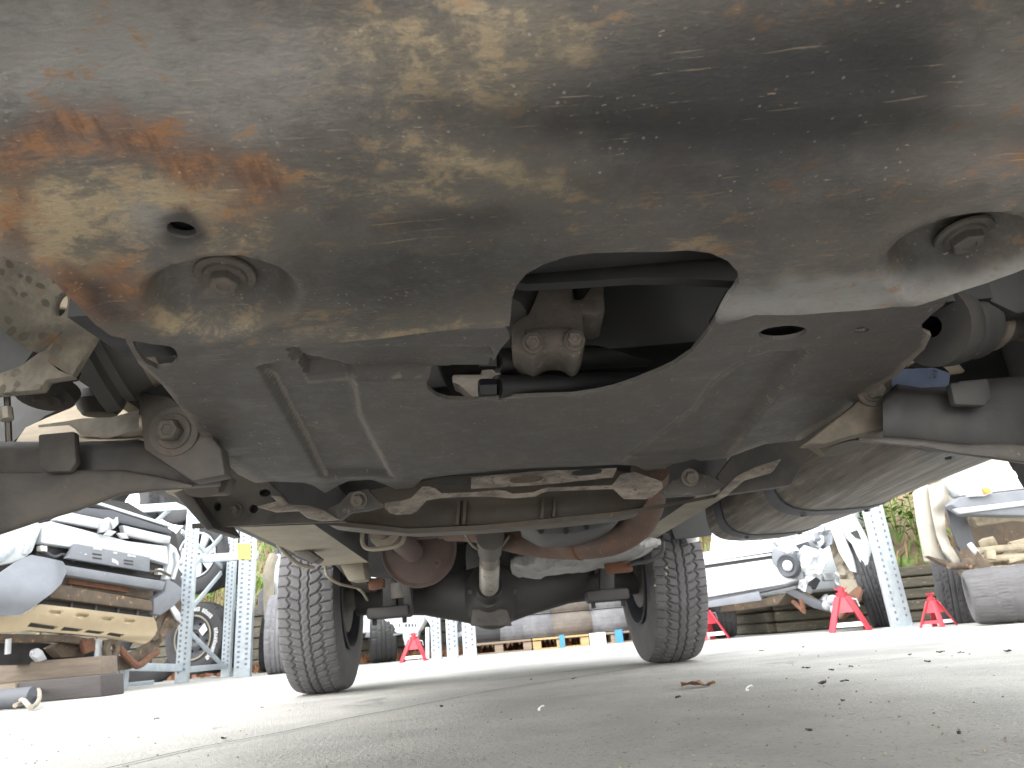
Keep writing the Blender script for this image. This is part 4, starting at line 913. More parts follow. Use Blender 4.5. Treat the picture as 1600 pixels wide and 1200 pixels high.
# lamp and wing at each side
tl([(-80, 830), (0, 826), (50, 812), (66, 818), (64, 830), (52, 862), (40, 872), (20, 880), (-80, 900)], .06, .20, m_white, "front_wing", .02)
tl([(-60, 850), (10, 842), (30, 838), (24, 862), (5, 878), (-60, 890)], .08, .05, m_lens, "headlight", .01)
tl([(44, 836), (58, 828), (62, 832), (54, 852), (42, 868), (36, 866)], .075, .05, m_lens, "headlight_surround", .008)
tl([(266, 848), (276, 856), (282, 870), (272, 905), (258, 906), (264, 880)], .03, .12, m_white, "front_wing", .012)
MB().tube([TL(.05)(274, 862), TL(.06)(278, 880), TL(.05)(270, 905)], .02, 8).build("wing_bracket", m_silver, TRK)
# underside
tl([(-60, 990), (0, 990), (112, 992), (165, 1003), (160, 1012), (100, 1003), (-60, 1004)], .02, .10, m_brown, "front_crossmember", .008)
tl([(-60, 1004), (20, 1003), (100, 1006), (150, 1016), (150, 1036), (-60, 1040)], -.20, .10, m_dark, "engine_underside", 0)
tl([(96, 1003), (132, 1008), (134, 1026), (96, 1028), (80, 1012)], -.06, .10, m_brown, "lower_arm", .01)
tl([(128, 1000), (148, 996), (150, 1016), (134, 1022)], .04, .05, m_rust, "tow_bracket", .008)
tl([(150, 998), (160, 1000), (161, 1024), (148, 1026)], .03, .01, m_silver, "torn_panel", .002)
tk_ = ell(174, 1015, 8, 13, 5, 16); MB().tube([TL(.05)(*p) for p in tk_ + tk_[:2]], .03, 8).build("tow_hook", m_brown, TRK)
MB().tube(smooth_path([TL(.02)(186, 1012), TL(.03)(200, 1028), TL(.02)(215, 1040), TL(-.02)(232, 1028), TL(-.05)(246, 1018)]), .03, 8).build("steering_link", m_rust, TRK)
MB().tube([TL(.05)(13, 998), TL(.05)(12, 1022)], .02, 8).build("damper_rod", m_silver, TRK)
MB().lathe([(0, .0), (0, .035), (.03, .035), (.03, 0)], TL(.0)(53, 1021), nL, 12).build("chassis_bolt", m_silver, TRK)
slab([(58, 1018), (66, 1015), (74, 1030), (62, 1034), (56, 1028)], TL(-.03), -nL * .05).build("sump_fragment", m_silver, TRK, bevel=.004)
# rest of the body behind
hullL = MB(); c0, c1 = TL(-.25)(0, 930), TL(-.25)(262, 920)
zz = lambda p, z: V(p.x, p.y, z)
hullL.prism([zz(c0, .75), zz(c1, .68), zz(c1, 1.28), zz(c0, 1.32)], -nL * 2.6); hullL.build("body", m_white, TRK, bevel=.05)
cabL = MB(); k0, k1 = c0 - nL * .9, c1 - nL * .9
cabL.prism([zz(k0, 1.33), zz(k0 - nL * 1.5, 1.33), zz(k0 - nL * 1.3, 1.95), zz(k0 - nL * .5, 1.95)], c1 - c0); cabL.build("cab", m_white, TRK, bevel=.06)
# timber under it
def tim(pts, Y, th, m, nm, label, cat="timber", group=None):
    mb = slab(pts, lambda x, y: P(x, y, Y), V(0, th, 0)); zmin = min(v.z for v in mb.v)
    o = mb.build(nm, m, None, bevel=.012); c = sum((v for v in mb.v), V(0, 0, 0)) / len(mb.v); c.z = zmin
    reparent_origin(o, c); return tag(o, label, cat, group)
tim([(-90, 1045), (0, 1037), (156, 1025), (157, 1054), (0, 1068), (-90, 1076)], 5.78, .25, m_wood, "timber_beam", "long weathered timber beam lying across the blocks under the white pickup")
b1 = Z(158, 1089); b0 = Z(28, 1099); Yb = b1.y
tim([(26, 1066), (157, 1054), (158, 1089), (28, 1099)], Yb, .30, m_woodd, "timber_block", "dark damp timber block on the ground under the right end of the beam")
tim([(-70, 1075), (24, 1067), (26, 1100), (-70, 1108)], Yb - .02, .28, m_wood, "timber_block", "paler brown timber block at the left edge under the beam")
# rope loop on a grey pad
q = Z(10, 1110); sm = MB().lathe([(-.22, 0), (-.22, .05), (.22, .055), (.225, 0)], q + V(-.1, 0, .058), (1, .1, 0), 16)
st = sm.build("grey_canister", m_greyd); reparent_origin(st, q); tag(st, "small grey canister on the concrete by the timber block at the left edge", "canister")
lp = smooth_path([Z(22, 1112) + V(0, 0, .03), Z(36, 1108) + V(0, 0, .04), Z(48, 1098) + V(0, 0, .08), Z(58, 1098) + V(0, 0, .08), Z(59, 1106) + V(0, 0, .04), Z(48, 1112) + V(0, 0, .02), Z(34, 1110) + V(0, 0, .05), Z(24, 1105) + V(0, 0, .03)])
rp = MB().tube(lp, .012, 8).build("rope_loop", m_rail); reparent_origin(rp, Z(40, 1112)); tag(rp, "white rope loop curled on the concrete beside the grey canister", "rope")

# ================================================================ shared tyres, wheels, jack stands
tyl = tyre_mesh(.36, .25, .205, 150, 24, .009, 50)
tys = tyre_mesh(.36, .25, .205, 150, 24, .0025, 50, .03)
def loose_tyre(name, m, loc, rot, label, R=.36, group=None, w=1.0, src=None):
    key = (m.name, src is None)
    if key not in _tc:
        _tc[key] = (src or tyl).build(name, m); o = _tc[key]
    else:
        o = _tc[key].copy(); COL.objects.link(o)
    o.name = name
    o.location = loc; o.rotation_euler = rot; s = R / .36; o.scale = (s * w, s, s); tag(o, label, "tyre", group); return o
_tc = {}
def jack_stand(name, label, h=.36, w=.24):
    t = thing(name, label, "jack stand", (0, 0, 0), "red jack stands under the stripped cars")
    hw = w / 2
    for sx in (-1, 1):
        for sy in (-1, 1):
            MB().beam((sx * hw, sy * hw, 0), (sx * .035, sy * .035, h * .74), .050, .014, (sx, sy, .5)).build("leg", m_red, t, bevel=.003)
    for a in range(4):
        r = Matrix.Rotation(a * math.pi / 2, 3, 'Z')
        f = lambda x, z: r @ V(x, -(hw - (hw - .035) * z / (h * .74)) - .004, z)
        MB().prism([f(-hw * .86, h * .10), f(hw * .86, h * .10), f(hw * .72, h * .19), f(-hw * .72, h * .19)], r @ V(0, .006, 0)).build("brace_plate", m_red if a else m_label, t)
        MB().prism([f(-hw * .52, h * .40), f(hw * .52, h * .40), f(hw * .3, h * .72), f(-hw * .3, h * .72)], r @ V(0, .006, 0)).build("side_plate", m_red, t)
    MB().tube([(0, 0, h * .5), (0, 0, h * .95)], .024, 12).build("column", m_red, t)
    MB().lathe([(0, 0), (0, .04), (.05, .042), (.05, 0)], (0, 0, h * .68), (0, 0, 1), 14).build("collar", m_red, t)
    MB().prism([(-.045, -.02, h * .96), (-.035, -.02, h * .93), (.035, -.02, h * .93), (.045, -.02, h * .96), (.05, -.02, h * .96), (.035, -.02, h * .89), (-.035, -.02, h * .89), (-.05, -.02, h * .96)], (0, .04, 0)).build("saddle", m_red, t)
    MB().tube([(.02, 0, h * .72), (.09, -.03, h * .66), (.10, -.03, h * .5)], .006, 6).build("lever", m_silver, t)
    return t
js = jack_stand("jack_stand", "red jack stand with white strip, under the brake disc of the white car", .33, .25)
js.location = Z(1341, 986) + V(0, .14, 0); js.rotation_euler = (0, 0, -.35)
dup(js, Z(1112, 1000) + V(0, .1, 0), (0, 0, .35), "red jack stand half hidden behind the right rear tyre")
dup(js, Z(645, 1034) + V(0, .1, 0), (0, 0, .1), "red jack stand under the far white car, between the rear tyres", scale=(1.08, 1.08, .95))
dup(js, Z(1516, 978) + V(0, .35, 0), (0, 0, .5), "red jack stand under the bare hub of the beige car at the right", scale=(.6, .6, .66))

# ================================================================ wheel rack on the left
RK = thing("storage_rack", "galvanised wheel rack with perforated uprights and diagonal braces beside the white pickup", "storage rack", tuple(Z(330, 1060)))
def upright(foot, topx, Y=None, w=.075, nm="upright", root=None, ph=None, htop=None):
    f = Z(*foot) if Y is None else P(foot[0], foot[1], Y); f.z = 0
    h = htop or 2.3
    MB().box(f + V(0, 0, h / 2), (w, .07, h)).build(nm, m_galv, root, bevel=.004)
    sm_ = MB(); z = .10
    while z < h:
        for sx in (-.24, .24):
            sm_.box(f + V(sx * w, -.0355, z + (.025 if sx > 0 else 0)), (w * .17, .004, .022))
        z += .05
    sm_.build("upright_slots", m_slot, root, kind='stuff', smooth=0); return f
fA = upright((284, 1067), 0, root=RK, w=.12); fB = upright((353, 1058), 0, root=RK, w=.10); fC = upright((379, 1058), 0, root=RK, w=.17)
fD = upright((368, 1055), 0, root=RK, w=.08)
fE = upright((190, 1079), 0, root=RK, w=.07, htop=.32)
def rbeam(a, b, w=.05, h=.06, nm="beam", root=None, m=None): MB().beam(a, b, w, h).build(nm, m or m_galv, root or RK, bevel=.004)
rbeam(fA + V(0, .02, .12), fB + V(0, .02, .12)); rbeam(fE + V(-.3, .0, .22), fA + V(0, .0, .14), .05, .07); rbeam(fE + V(-.5, .0, .03), fA + V(-.3, .0, .03), .05, .04)
YA = lambda x, y, Y: P(x, y, Y)
for a, b in (((284, 830), (352, 890)), ((284, 968), (350, 890)), ((284, 975), (350, 1042)), ((215, 840), (284, 780)), ((284, 905), (352, 832))):
    rbeam(P(*a, fA.y + .06), P(*b, fB.y + .06), .02, .05, "brace")
lb = MB().prism([P(371, 849, fC.y - .06), P(391, 849, fC.y - .06), P(391, 874, fC.y - .06), P(371, 873, fC.y - .06)], V(0, .006, 0)).build("yellow_tag", m_yellow, RK, smooth=0)
for z in (1.28, 1.9): rbeam(fA + V(-1.4, .4, z), fC + V(0, .3, z), .05, .09)
# wheels stored on it
def alloy_wheel():
    t = thing("alloy_wheel", "silver seven spoke alloy wheel standing upright on the rack, upper one", "wheel")
    o = tyl.build("tyre", m_tyre2, t)
    rm = MB().lathe([(-.12, .215), (-.10, .205), (0, .195), (.10, .205), (.125, .225), (.12, .205), (0, .185), (-.12, .20)], (0, 0, 0), (1, 0, 0), 40, True); rm.build("rim", m_silver, t)
    for k in range(7):
        a = 2 * math.pi * k / 7; c, s = math.cos(a), math.sin(a); r = lambda x, y, z: V(z, x * c - y * s, x * s + y * c)
        MB().prism([r(.04, -.028, -.075), r(.205, -.052, -.105), r(.205, .052, -.105), r(.04, .028, -.075)], V(.03, 0, 0)).build("spoke", m_silver, t, bevel=.008)
    MB().lathe([(-.08, 0), (-.085, .03), (-.075, .065), (-.04, .07), (0, .06)], (0, 0, 0), (1, 0, 0), 24).build("hub", m_silver, t)
    MB().lathe([(-.088, 0), (-.088, .02), (-.08, .022)], (0, 0, 0), (1, 0, 0), 14).build("centre_cap", m_dark, t)
    MB().lathe([(.02, 0), (.02, .19)], (0, 0, 0), (1, 0, 0), 30).build("brake_shadow_plate", m_greyd, t)
    return t
def steel_wheel():
    t = thing("steel_wheel", "black steel wheel with triangular holes and white lettered tyre, lower one on the rack", "wheel")
    tyl.build("tyre", m_tyre2, t)
    MB().lathe([(-.12, .225), (-.125, .215), (-.10, .195), (0, .185), (.12, .21), (.12, .22), (0, .20), (-.10, .215)], (0, 0, 0), (1, 0, 0), 40, True).build("rim", m_greyd, t)
    MB().lathe([(-.126, .226), (-.131, .220), (-.128, .208), (-.118, .210)], (0, 0, 0), (1, 0, 0), 48, True).build("rim_lip", m_rail, t)
    tri = []
    for k in range(8):
        a = 2 * math.pi * k / 8; q = [(.125, -.020), (.158, 0), (.125, .020)]
        tri.append([(x * math.cos(a) - y * math.sin(a), x * math.sin(a) + y * math.cos(a)) for x, y in q])
    sheet(ell(0, 0, .20, .20, 0, 40), tri + [ell(0, 0, .045, .045, 0, 16)], lambda x, y: V(-.06 - .03 * sstep(.16, .08, math.hypot(x, y)) + .02 * sstep(.08, .06, math.hypot(x, y)), x, y), .018, (.006, 0, 0)).build("wheel_disc", m_greyd, t)
    MB().lathe([(.0, 0), (.0, .18)], (0, 0, 0), (1, 0, 0), 30).build("back_plate", m_black, t)
    for k in list(range(-5, 6)) + list(range(10, 21)):
        if k in (0,): continue
        a = math.pi / 2 + k * .105; c, s = math.cos(a), math.sin(a); R0, R1 = .262, .298 + .004 * (k % 3)
        h = .010
        for tt in (-1, 1):
            MB().prism([(-.127, R0 * c - tt * h * s, R0 * s + tt * h * c), (-.127, R1 * c - tt * h * s, R1 * s + tt * h * c), (-.127, R1 * c - tt * .4 * h * s, R1 * s + tt * .4 * h * c), (-.127, R0 * c - tt * .4 * h * s, R0 * s + tt * .4 * h * c)], (.006, 0, 0)).build("raised_letter", m_label, t, smooth=0)
    MB().prism([(-.10, -.07, .16), (-.10, -.13, .11), (-.10, -.09, .04), (-.10, -.03, .08)], (.004, 0, 0)).build("paper_sticker", m_label, t, smooth=0)
    return t
Yw = fB.y + .18
aw = alloy_wheel(); aw.location = P(318, 868, Yw); aw.rotation_euler = (.2, 0, math.pi / 2 - .25); aw.scale = (1.1, 1.28, 1.28)
sw_ = steel_wheel(); sw_.location = P(313, 996, Yw); sw_.rotation_euler = (.3, 0, math.pi / 2 - .25); sw_.scale = (1.1, 1.14, 1.14)
loose_tyre("rack_tyre", m_tyre2, P(340, 1000, Yw + .3), (0, 0, math.pi / 2 - .25), "dark tyre standing right behind the black steel wheel", .38)
loose_tyre("rack_tyre", m_tyre2, P(348, 868, Yw + .3), (0, 0, math.pi / 2 - .25), "dark tyre standing right behind the silver alloy wheel", .40)
loose_tyre("rack_tyre", m_tyre2, P(246, 880, Yw + .25), (0, 0, math.pi / 2 - .3), "dark tyre on the rack half hidden by the pickup's front corner", .40)
loose_tyre("rack_tyre", m_tyre2, P(290, 772, Yw + .1), (0, 0, math.pi / 2 - .25), "dark tyre at the top of the rack just under the car's sill", .40)
loose_tyre("rack_tyre", m_tyre2, P(205, 790, Yw + .1), (0, 0, math.pi / 2 - .25), "grey tyre high on the rack above the pickup bonnet", .40)
f_ = Z(222, 1068); loose_tyre("leaning_tyre", m_tyre2, f_ + V(0, .1, .36), (0, .08, math.pi / 2 + .5), "big worn tyre on the ground between the pickup and the rack", .40)

# ================================================================ white car right, wrecked
nR = V(-math.cos(math.radians(45)), -math.sin(math.radians(45)), 0); pR = V(2.15, 6.2, 0)
def TR(o): return lambda x, y: PP(x, y, pR + nR * o, nR)
WC = thing("wrecked_white_car", "white car with crumpled front corner and missing wheel, raised on red jack stands", "car", tuple(pR - nR * 1.0))
def tr(pts, o, th, m, name, bev=.006, **k): return slab(pts, TR(o), -nR * th).build(name, m, WC, bevel=bev, **k)
tr([(1040, 905), (1098, 892), (1205, 876), (1222, 890), (1250, 905), (1226, 913), (1104, 934), (1040, 942)], .10, .16, m_white, "bumper", .02)
tr([(1040, 936), (1104, 926), (1230, 903), (1250, 908), (1230, 916), (1105, 944), (1040, 954)], .06, .14, m_grey, "bumper_lower", .012)
tr([(1085, 880), (1098, 878), (1203, 862), (1206, 878), (1098, 893), (1085, 896)], .02, .05, m_dark, "grille_mesh", 0)
tr([(1085, 879), (1098, 877), (1205, 861), (1206, 879), (1098, 894), (1085, 897)], .065, .04, m_dark, "grille_mesh", 0)
for y in (880, 889):
    tr([(1080, y + 2.5), (1098, y), (1205, y - 15.5), (1206, y - 12), (1098, y + 3.6), (1080, y + 6)], .085, .02, m_silver, "grille_bar", .003)
tr([(1060, 872), (1205, 848), (1210, 862), (1095, 880), (1060, 886)], .08, .10, m_white, "upper_grille_frame", .01)
tr([(1080, 945), (1115, 938), (1185, 924), (1190, 938), (1118, 948), (1090, 952)], .14, .02, m_grey, "number_plate", .004)
tr([(1085, 950), (1112, 947), (1188, 936), (1230, 926), (1215, 945), (1150, 955), (1110, 958)], .0, .25, m_brown, "engine_undertray", .01)
tr([(1205, 856), (1222, 862), (1240, 876), (1254, 892), (1256, 905), (1238, 905), (1222, 896), (1206, 880)], .12, .06, m_grey, "fog_lamp_panel", .01)
c = TR(.14)(1232, 884)
MB().lathe([(0, 0), (.0, .04), (.02, .075), (.03, .085), (.0, .10), (-.02, .10)], c, nR, 24).build("fog_lamp", m_greyd, WC)
MB().lathe([(.02, .0), (.035, .03), (.02, .045)], c, nR, 18).build("fog_lamp_lens", m_lens, WC)
# crumpled wing and headlight area: sharp facets
def crump(pts, o, seed, m, name, amp=.08, st=7):
    return sheet(pts, [], lambda x, y: TR(o + amp * noise.noise(Vector((x * .055, y * .055, seed))) + amp * .5 * abs(noise.noise(Vector((x * .13, y * .11, seed + 3)))))(x, y), st, -nR * .012).build(name, m, WC, smooth=15)
crump([(1172, 862), (1230, 838), (1280, 820), (1300, 826), (1290, 845), (1275, 862), (1286, 872), (1280, 880), (1290, 890), (1270, 898), (1256, 905), (1240, 880), (1215, 858), (1195, 858)], .0, 2, m_white, "crumpled_wing", .12)
crump([(1250, 850), (1276, 858), (1290, 880), (1284, 895), (1262, 910), (1258, 925), (1246, 918), (1252, 895)], .10, 5, m_white, "torn_bumper_end", .10, 5)
crump([(1262, 835), (1302, 826), (1300, 850), (1285, 858), (1270, 848)], .02, 9, m_grey, "broken_headlight", .12, 5)
crump([(1242, 852), (1262, 846), (1270, 862), (1256, 866)], .10, 4, m_greyd, "broken_headlight", .05, 4)
crump([(1292, 838), (1312, 828), (1330, 875), (1342, 905), (1354, 925), (1350, 938), (1336, 938), (1318, 915), (1304, 880)], -.05, 6, m_rail, "wheel_arch_liner", .07, 6)
tr([(1298, 828), (1310, 822), (1330, 868), (1338, 895), (1328, 892), (1310, 862)], .05, .04, m_white, "arch_edge", .006)
tr([(1310, 818), (1332, 808), (1345, 830), (1356, 852), (1356, 900), (1360, 908), (1350, 915), (1344, 898), (1340, 872), (1330, 850), (1318, 838)], .0, .08, m_white, "door_edge_panel", .01)
tr([(1328, 832), (1338, 828), (1344, 842), (1336, 840)], .02, .03, m_dark, "panel_gap", 0)
tr([(1310, 905), (1350, 905), (1354, 926), (1346, 938), (1336, 938), (1316, 925)], -.02, .03, m_rail, "liner_flap", .006)
# engine bay clutter, suspension
rnd = random.Random(3)
for k in range(14):
    x, y = 1240 + rnd.random() * 75, 890 + rnd.random() * 55
    if y > 912 + (x - 1240) * .5 + 10: y -= 25
    f = TR(-.05 - .2 * rnd.random())
    if k % 3 == 0: MB().box(f(x, y), (.05 + .07 * rnd.random(), .06, .05 + .05 * rnd.random()), Matrix.Rotation(rnd.random(), 3, 'Y')).build("engine_bracket", [m_silver, m_greyd, m_brown][k % 2], WC, bevel=.008)
    elif k % 3 == 1: MB().tube([f(x, y), f(x + 8, y + 6), f(x + 20, y + 2 + 8 * rnd.random())], .018, 8).build("engine_hose", [m_greyd, m_silver][k % 2], WC)
    else: MB().lathe([(0, 0), (0, .03), (.02, .045), (.06, .045), (.065, 0)], f(x, y), (rnd.random() - .5, -1, rnd.random()), 12).build("pulley", [m_silver, m_brown][k % 2], WC)
tr([(1225, 925), (1240, 920), (1290, 944), (1318, 952), (1300, 958), (1270, 950)], .02, .05, m_greyd, "lower_arm", .01)
MB().tube([TR(.0)(1256, 926), TR(.0)(1290, 948)], .016, 8).build("sway_bar", m_brown, WC); MB().tube([TR(-.05)(1240, 940), TR(.05)(1256, 955), TR(.0)(1252, 935)], .022, 8).build("tie_rod_end", m_rust, WC)
for x, y in ((1290, 948), (1302, 955), (1298, 940)): MB().lathe([(0, 0), (0, .03), (.03, .04), (.06, .03), (.06, 0)], TR(.06)(x, y), (.2, -1, .4), 12).build("ball_joint", m_silver, WC)
dq = TR(.12)(1331, 944); MB().lathe([(0, 0), (0, .14), (.012, .145), (.02, .145), (.024, .14), (.024, .07), (.05, .065), (.05, 0)], dq, V(-.72, .05, .62), 32).build("brake_disc", m_rust, WC)
MB().lathe([(.024, .05), (.07, .05), (.07, .0)], dq, V(-.72, .05, .62), 20).build("hub", m_brown, WC)
b0, b1 = TR(-.4)(1090, 900), TR(-.4)(1345, 880)
hullR = MB(); hullR.prism([zz(b0, .32), zz(b1, .32), zz(b1, .80), zz(b0, .80)], V(.47, .88, 0) * 2.9); hullR.build("body", m_white, WC, bevel=.05)
cabR = MB(); d_ = (b1 - b0); d_.z = 0
cabR.prism([zz(b0, .8) + V(.47, .88, 0) * k_ + V(0, 0, h_) for k_, h_ in ((.5, 0), (2.6, 0), (2.2, .55), (1.1, .55))], d_); cabR.build("cabin", m_white, WC, bevel=.06)
g_ = Z(1376, 982); loose_tyre("standing_tyre", m_tyre2, g_ + V(.20, .45, .36), (0, -.10, -.42), "dark tyre standing on edge behind the right jack stand, beside the white post", .40, w=.65)
g_ = Z(1145, 1000); loose_tyre("upright_tyre", m_tyre2, g_ + V(.18, 1.0, .30), (.4, 0, -.15), "dark worn tyre standing under the white car's nose", .30, w=1.2)

# ================================================================ white post
fp = Z(1413, 981); PO = thing("perforated_post", "single pale perforated steel post standing between the white car and the beige car", "post", tuple(fp))
MB().box(fp + V(0, .03, 1.0), (.135, .06, 2.0)).build("post", m_galv, PO, bevel=.004)
sm_ = MB(); z = .06
while z < 1.9:
    for sx in (-.035, .035): sm_.box(fp + V(sx, -.001, z + (.022 if sx > 0 else 0)), (.012, .004, .018))
    z += .045
sm_.build("post_slots", m_slot, PO, kind='stuff', smooth=0); MB().box(fp + V(0, .03, .005), (.2, .14, .01)).build("foot_plate", m_galv, PO)

# ================================================================ dismantled beige car far right
Yr = 4.75; BC = thing("dismantled_car", "beige mud splashed car shell with bare wheel hub and grey bumper at the right edge", "car", tuple(Z(1570, 985)))
def bc(pts, o, th, m, name, bev=.006, **k): return slab(pts, lambda x, y: P(x, y, Yr - o), V(0, th, 0)).build(name, m, BC, bevel=bev, **k)
bc([(1436, 765), (1452, 755), (1458, 800), (1466, 850), (1480, 878), (1455, 876), (1450, 850), (1442, 810)], .0, .10, m_bluegrey, "door_panel", .012)
crp = sheet([(1452, 758), (1488, 745), (1482, 770), (1476, 800), (1478, 830), (1486, 852), (1496, 868), (1505, 884), (1492, 882), (1476, 862), (1466, 838), (1458, 800)], [], lambda x, y: P(x, y, Yr - .06 + .04 * noise.noise(Vector((x * .05, y * .04, 3)))), 5, (0, .02, 0)); crp.build("rusty_wing", m_bluegrey, BC, smooth=40)
bc([(1450, 868), (1482, 876), (1506, 886), (1500, 890), (1470, 880)], .05, .06, m_brown, "sill_rust", .006)
crp = sheet([(1478, 790), (1492, 783), (1506, 800), (1516, 825), (1524, 850), (1516, 868), (1506, 870), (1496, 850), (1486, 822)], [], lambda x, y: P(x, y, Yr - .12 + .1 * sstep(1480, 1520, x)), 5, (0, .02, 0)); crp.build("wheel_arch_liner", m_greyd, BC, smooth=40)
bc([(1486, 788), (1500, 776), (1600, 765), (1680, 758), (1680, 800), (1600, 806), (1510, 804)], .25, .10, m_grey, "bumper", .015)
bc([(1490, 795), (1600, 782), (1680, 775), (1680, 783), (1600, 790), (1500, 803)], .27, .03, m_silver, "bumper_stripe", .006)
bc([(1516, 764), (1536, 760), (1548, 762), (1552, 770), (1540, 775), (1516, 776)], .28, .05, m_lens, "indicator_housing", .006)
bc([(1536, 762), (1546, 762), (1550, 769), (1540, 772)], .30, .04, m_orange, "indicator_lens", .004)
bc([(1480, 752), (1510, 742), (1600, 725), (1700, 715), (1700, 765), (1600, 764), (1500, 776)], .12, .10, m_white, "front_panel", .015)
bc([(1518, 806), (1600, 806), (1690, 800), (1690, 822), (1590, 812), (1528, 822)], .08, .06, m_creamy, "chassis_rail", .01)
bc([(1505, 805), (1690, 805), (1690, 935), (1530, 935), (1520, 860)], -.25, .05, m_brown, "engine_bay", 0)
rnd = random.Random(11)
for k in range(26):
    x, y = 1508 + rnd.random() * 110, 845 + rnd.random() * 75; q = P(x, y, Yr - .02 + rnd.random() * .18)
    if y < 850: continue
    if k % 3 == 0: MB().tube([q, q + V(.12 + .1 * rnd.random(), 0, .02), q + V(.3, .05, .03 * rnd.random())], .016 + .012 * rnd.random(), 8).build("axle_link", m_creamy, BC)
    elif k % 3 == 1: MB().box(q, (.14 * rnd.random() + .05, .07, .03 + .05 * rnd.random()), Matrix.Rotation(rnd.random() * .6, 3, 'Y')).build("axle_bracket", m_creamy, BC, bevel=.008)
    else: MB().lathe([(-.03, 0), (-.03, .03), (0, .04), (.06, .035), (.06, 0)], q, (1, -.4, .2), 12).build("axle_boss", m_creamy, BC)
for y in (861, 876, 893): MB().tube([P(1510, y + 2, Yr), P(1560, y - 4, Yr), P(1660, y - 10, Yr)], .022, 10).build("axle_tube", m_creamy, BC)
hq = P(1522, 884, Yr - .12); hx = V(-.95, -.25, .05)
MB().lathe([(-.05, 0), (-.05, .07), (0, .085), (.02, .11), (.03, .11), (.03, .05), (.06, .045), (.06, .022), (.19, .018), (.19, 0)], hq, hx, 24).build("bare_hub", m_brown, BC)
MB().tube(smooth_path([P(1515, 850, Yr - .16), P(1524, 862, Yr - .18), P(1536, 878, Yr - .16), P(1535, 892, Yr - .14)]), .018, 8).build("brake_hose", m_silver, BC)
MB().lathe([(0, 0), (0, .06), (.05, .075), (.10, .05), (.1, 0)], P(1530, 902, Yr - .1), (-.3, -1, .2), 16).build("brake_caliper", m_brown, BC)
hullB = MB(); a_ = P(1470, 800, Yr + .4)
hullB.box((a_.x + 2.25, Yr + 1.75, .95), (2.4, 2.6, .75), Matrix.Rotation(-.5, 3, 'Z')); hullB.build("body", m_bluegrey, BC, bevel=.06)
g_ = Z(1482, 984); loose_tyre("rear_tyre", m_tyre2, P(1490, 926, 5.3), (.5, .10, -.50), "worn tyre under the beige car's sill, left of the bare hub", .30, w=1.05)
_tc2 = loose_tyre("lying_tyre", m_tyre, P(1592, 948, 4.35), (.8, 0, -.42), "broad grey tyre with a split tread on the ground at the right edge", .145, w=1.0)
_tc2.scale = (1.9, .44, .44); _tc2.location.z = .16

# ================================================================ far white car behind the left rear tyre
Yf = Z(585, 1037).y; FC = thing("far_white_car", "white car on a red jack stand seen behind the left rear tyre", "car", tuple(V(-2.2, Yf, 0)))
def fcp(pts, o, th, m, name, bev=.01, **k): return slab(pts, lambda x, y: P(x, y, Yf - o), V(0, th, 0)).build(name, m, FC, bevel=bev, **k)
fcp([(430, 975), (560, 962), (566, 945), (620, 928), (650, 925), (660, 950), (664, 970), (655, 986), (640, 992), (600, 988), (560, 990), (430, 1000)], .0, .3, m_white, "front_bumper", .03)
fcp([(405, 900), (430, 870), (560, 850), (640, 880), (656, 930), (600, 945), (430, 975)], -.05, 3.0, m_white, "body", .06)
fcp([(572, 988), (630, 990), (600, 998), (570, 996)], .01, .25, m_grey, "bumper_lower", .01)
fcp([(628, 990), (655, 985), (650, 1004), (636, 1012), (632, 1008)], -.02, .2, m_lens, "splash_guard", .01)
for x0, w in ((623, 2), (633, 3), (638, 3), (643, 3), (648, 2)): fcp([(x0, 975), (x0 + w, 974.5), (x0 + w, 979), (x0, 980)], .003, .01, m_greyd, "badge_letter", 0)
fcp([(426, 868), (436, 864), (440, 900), (442, 950), (438, 978), (430, 972), (424, 940)], .35, .12, m_white, "rear_quarter", .02)
fcp([(428, 850), (441, 846), (441, 900), (432, 906)], .30, .05, m_glass, "side_window", .004)
MB().tube(smooth_path([P(423, 985, Yf - .6), P(420, 940, Yf - .6), P(421, 890, Yf - .6), P(428, 868, Yf - .55)]), .06, 10).build("snorkel_pipe", m_rail, FC)
fcp([(402, 928), (420, 905), (424, 945), (418, 962), (402, 960)], .5, .15, m_tyreg, "rubber_arch_flare", .02)
loose_tyre("far_car_tyre", m_black, Z(588, 1037) + V(0, .4, .34), (0, 0, .25), "dark tyre under the front of the far white car", .34, w=1.4)
loose_tyre("propped_tyre", m_tyre2, Z(413, 1051) + V(0, .3, .40), (0, .04, .2), "dark tyre standing on edge left of the left rear tyre, farther left of two", .42, w=.9)
loose_tyre("propped_tyre", m_tyreg, Z(434, 1053) + V(0, .1, .40), (0, .0, .2), "grey tyre standing on edge against the left rear tyre's outline, nearer of two", .42, w=.95)

